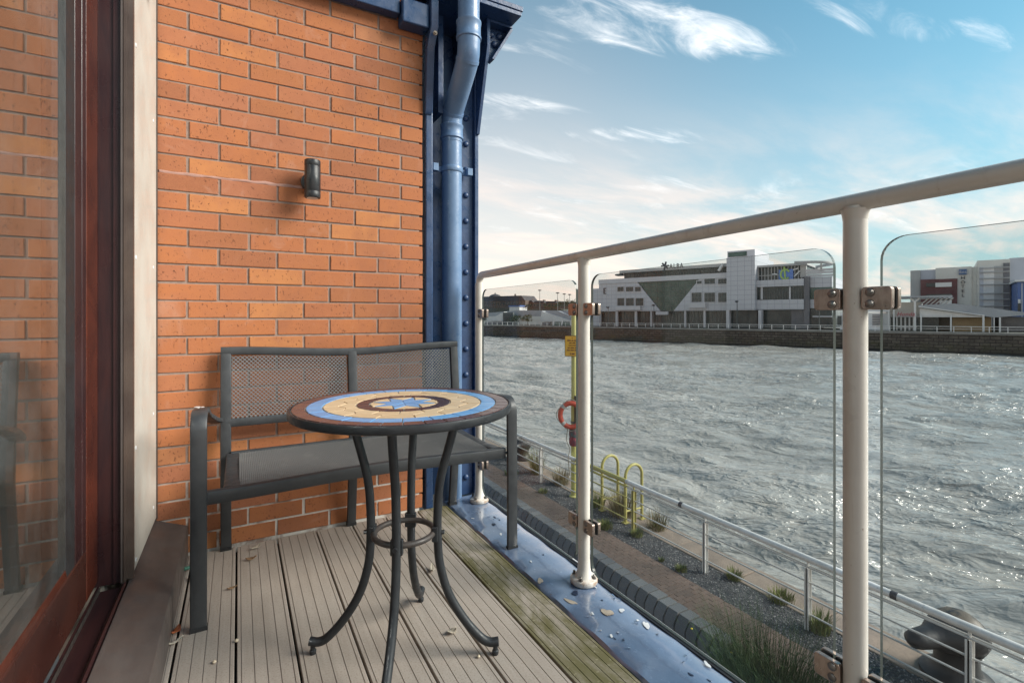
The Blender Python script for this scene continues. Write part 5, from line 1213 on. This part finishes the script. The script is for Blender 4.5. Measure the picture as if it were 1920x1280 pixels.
def tree(name, lab, px, pyt, pyb, v, wpx, group, n=900):
    u, zt = facade(px, pyt, v); zb = facade(px, pyb, v)[1]; ua = facade(px-wpx/2, 600, v)[0]; ub = facade(px+wpx/2, 600, v)[0]
    zb = max(zb, ZQ); h = zt-zb; w = ub-ua
    t = thing(name, lab, 'tree', bank(u, v, zb), BANK_RZ, group)
    MB().tube([(0, 0, -.3), (.05*w, 0, h*.3), (0, 0, h*.6)], [.03*h, .022*h, .01*h], 8).obj('trunk', 'bark', t, smooth=True)
    b = MB(); cl = [(random.uniform(-.34, .34)*w, random.uniform(-.3, .3)*w, random.uniform(.32, .84)*h, random.uniform(.12, .2)) for _ in range(16)]
    for i in range(n):
        cx, cy, cz, q = random.choice(cl); d = Vector((random.gauss(0, 1), random.gauss(0, 1), random.gauss(0, 1))).normalized()*random.random()**.4
        p = Vector((cx+d.x*q*w, cy+d.y*q*w, min(cz+d.z*q*h, h))); s = .035*h*random.uniform(.6, 1.3)
        e1 = Vector((random.gauss(0, 1), random.gauss(0, 1), random.gauss(0, 1))).normalized()*s; e2 = e1.orthogonal().normalized()*s*.6
        b.add([p-e1, p+e2, p+e1, p-e2], [(0, 1, 2, 3)])
    b.obj('crown', 'tree_leaf', t)
def make_left_bank():
    # low retail sheds with white tented fronts
    B = Far('retail_shed', 'low retail shed with white tent gables and teal doors behind the far railing', 'building', 895, 8); P = B.p; t = B.t
    def U(x): return P(x, 600)[0]
    def Z(y, x=985): return P(x, y)[1]
    MB().box(U(890), U(1075), 6, 40, 0, Z(593)).obj('wall', 'render_cream', t)
    MB().prism([(U(890), Z(593)), (U(1075), Z(593)), (U(1066), Z(583)), (U(950), Z(581)), (U(890), Z(586))], 'y', 6, 46).obj('roof', 'roof_metal', t)
    for x0, xm, x1, yt in ((896, 930, 931, 584), (998, 1001, 1062, 583)):
        MB().prism([(U(x0), Z(603)), (U(x1), Z(602.5)), (U(xm), Z(yt))], 'y', 4.0, 5.9).obj('tent_gable', 'far_white', t)
    MB().prism([(U(1003), Z(584)), (U(1056), Z(601)), (U(1076), Z(601)), (U(1030), Z(583))], 'y', 4.5, 12).obj('pitched_roof', 'roof_metal', t)
    for x0, x1, y0, m, nm in ((931, 950, 585, 'mullion', 'entrance_tower'), (1027, 1058, 603, 'teal_panel', 'teal_door'), (1005, 1018, 604, 'clad_grey', 'window'), (897, 930, 604, 'clad_grey', 'window')):
        MB().box(U(x0), U(x1), 3.2, 3.9, 0, Z(y0)).obj(nm, m, t)
    MB().box(U(933), U(948), 2.9, 3.19, 0, Z(589)).obj('entrance_glazing', 'far_glass', t)
    for x in (1027, 1043, 1060): MB().box(U(x)-.25, U(x)+.25, 2.8, 3.15, 0, Z(601)).obj('column', 'far_white', t)
    tree('tree', 'round dark tree left of the other in front of the retail shed', 964, 588, 609, 5, 23, 'trees by the retail shed'); tree('tree', 'round dark tree right of the other in front of the retail shed', 989, 588, 609, 5, 19, 'trees by the retail shed')
    # old town on the rise behind
    def hill():
        h = MB(); a = facade(860, 600, 150)[0]; b = facade(1110, 600, 150)[0]
        h.prism([(a-200, -1), (b+30, -1), (b, 3), (b-25, 7.5), (a+30, 9), (a-200, 9)], 'y', 0, 160); o = h.obj('hill', 'far_ground'); o.location = bank(0, 150, ZQ); o.rotation_euler = (0, 0, BANK_RZ); struct(o)
    hill()
    H = Far('domed_hall', 'long dark slate-roofed hall with a dome on the hill', 'building', 905, 160); P = H.p
    U = lambda x: P(x, 580)[0]; Z = lambda y: P(950, y)[1]
    MB().box(U(903), U(985), 0, 14, 4, Z(564)).obj('wall', 'sandstone', H.t)
    MB().prism([(U(903), Z(564)), (U(985), Z(564)), (U(978), Z(555)), (U(908), Z(554.5))], 'y', -.5, 14.5).obj('roof', 'slate', H.t)
    q = MB().lathe([(4.2, 0), (4.4, 2.2), (4.1, 4.0), (3.0, 5.6), (1.4, 6.6), (.4, 7.0), (.25, 8.5)], n=20).obj('dome', 'slate', H.t, smooth=True); q.location = (U(920), 5, Z(560)); q.scale = ((U(928)-U(911))/8.6,)*2+((Z(547)-Z(560))/8.5,)
    for k in range(14): x = U(908)+(U(982)-U(908))*k/14; MB().box(x, x+1.0, -.3, -.02, Z(572), Z(566)).obj('window', 'far_glass', H.t)
    MB().box(U(958), U(959.5), 4, 5, Z(556), Z(551)).obj('chimney', 'sandstone', H.t)
    H2 = Far('tenement_row', 'row of reddish stone tenements with dark roofs on the hill', 'building', 985, 165); P2 = H2.p
    U = lambda x: P2(x, 580)[0]; Z = lambda y: P2(1020, y)[1]
    for x0, x1, yt, yr, m in ((979, 1000, 566, 562, 'red_sandstone'), (1000, 1022, 568, 564, 'sandstone'), (1022, 1045, 569, 565, 'red_sandstone'), (1045, 1082, 571, 567, 'sandstone')):
        MB().box(U(x0), U(x1), 0, 12, 2, Z(yt)).obj('wall', m, H2.t); MB().prism([(U(x0), Z(yt)), (U(x1), Z(yt)), (U(x1)-1.5, Z(yr)), (U(x0)+1.5, Z(yr))], 'y', -.3, 12.3).obj('roof', 'slate', H2.t)
        MB().box(U((x0+x1)/2), U((x0+x1)/2)+1.2, 4, 6, Z(yr), Z(yr-2.5)).obj('chimney', m, H2.t)
        for k in range(4): x = U(x0)+(U(x1)-U(x0))*(k+.3)/4; MB().box(x, x+.9, -.3, -.02, Z(yt+5), Z(yt+2)).obj('window', 'far_glass', H2.t)
    W = Far('blue_shed', 'small blue roofed shed below the hall on the hill', 'building', 955, 140); P3 = W.p
    U = lambda x: P3(x, 580)[0]; Z = lambda y: P3(965, y)[1]
    MB().box(U(955), U(974), 0, 8, 0, Z(575)).obj('wall', 'far_white', W.t); MB().box(U(954), U(975), -.4, 8.4, Z(575), Z(572.5)).obj('roof', 'blue_clad', W.t)
    k = 0
    for px, yt, w in ((903, 572, 26), (990, 568, 12), (1048, 562, 24), (1066, 560, 22), (1028, 566, 14)):
        tree('hill_tree', ['dark tree at the left edge of the hillside', 'small dark tree between hall and tenements', 'dark bushy tree at the right of the tenements', 'rightmost dark tree on the hillside behind the pane edge', 'dark tree in front of the middle tenement'][k], px, yt, 584, 146, w, 'hillside trees', 500); k += 1
    for px, yt, v, lab in ((1012, 544, 130, 'tall slim floodlight mast above the tenements'), (1045.5, 549, 120, 'floodlight mast with a round head right of the tall slim one'), (1058, 551, 140, 'thin distant mast third from the left'), (1068, 552, 140, 'thin distant mast nearest the pane edge')):
        u, zt = facade(px, yt, v); t = thing('light_mast', lab, 'mast', bank(u, v, ZQ), BANK_RZ, 'floodlight masts')
        MB().tube([(0, 0, 0), (0, 0, zt-ZQ)], [.28, .12], 8).obj('pole', 'pole_grey', t, smooth=True); MB().lathe([(.3, -.4), (1.1, -.2), (1.1, .1), (.3, .3)], (0, 0, zt-ZQ), 12).obj('lamp_head', 'dark_fix', t, smooth=True)
    for px, yt, lab in ((1140.5, 576, 'quay street lamp in front of the left end of the office block'), (1226, 572, 'quay street lamp in front of the glass atrium'), (1382, 565, 'quay street lamp in front of the office tower'), (1536, 580, 'quay street lamp at the right end of the office block')):
        u, zt = facade(px, yt, 4); t = thing('street_lamp', lab, 'lamp', bank(u, 4, ZQ), BANK_RZ, 'quay street lamps')
        MB().tube([(0, 0, 0), (0, 0, zt-ZQ)], [.11, .07], 8).obj('pole', 'mullion', t, smooth=True)
        MB().lathe([(.1, -.25), (.42, -.1), (.42, .08), (.1, .2)], (0, -.25, zt-ZQ), 10).obj('lamp_head', 'dark_fix', t, smooth=True)
make_left_bank()
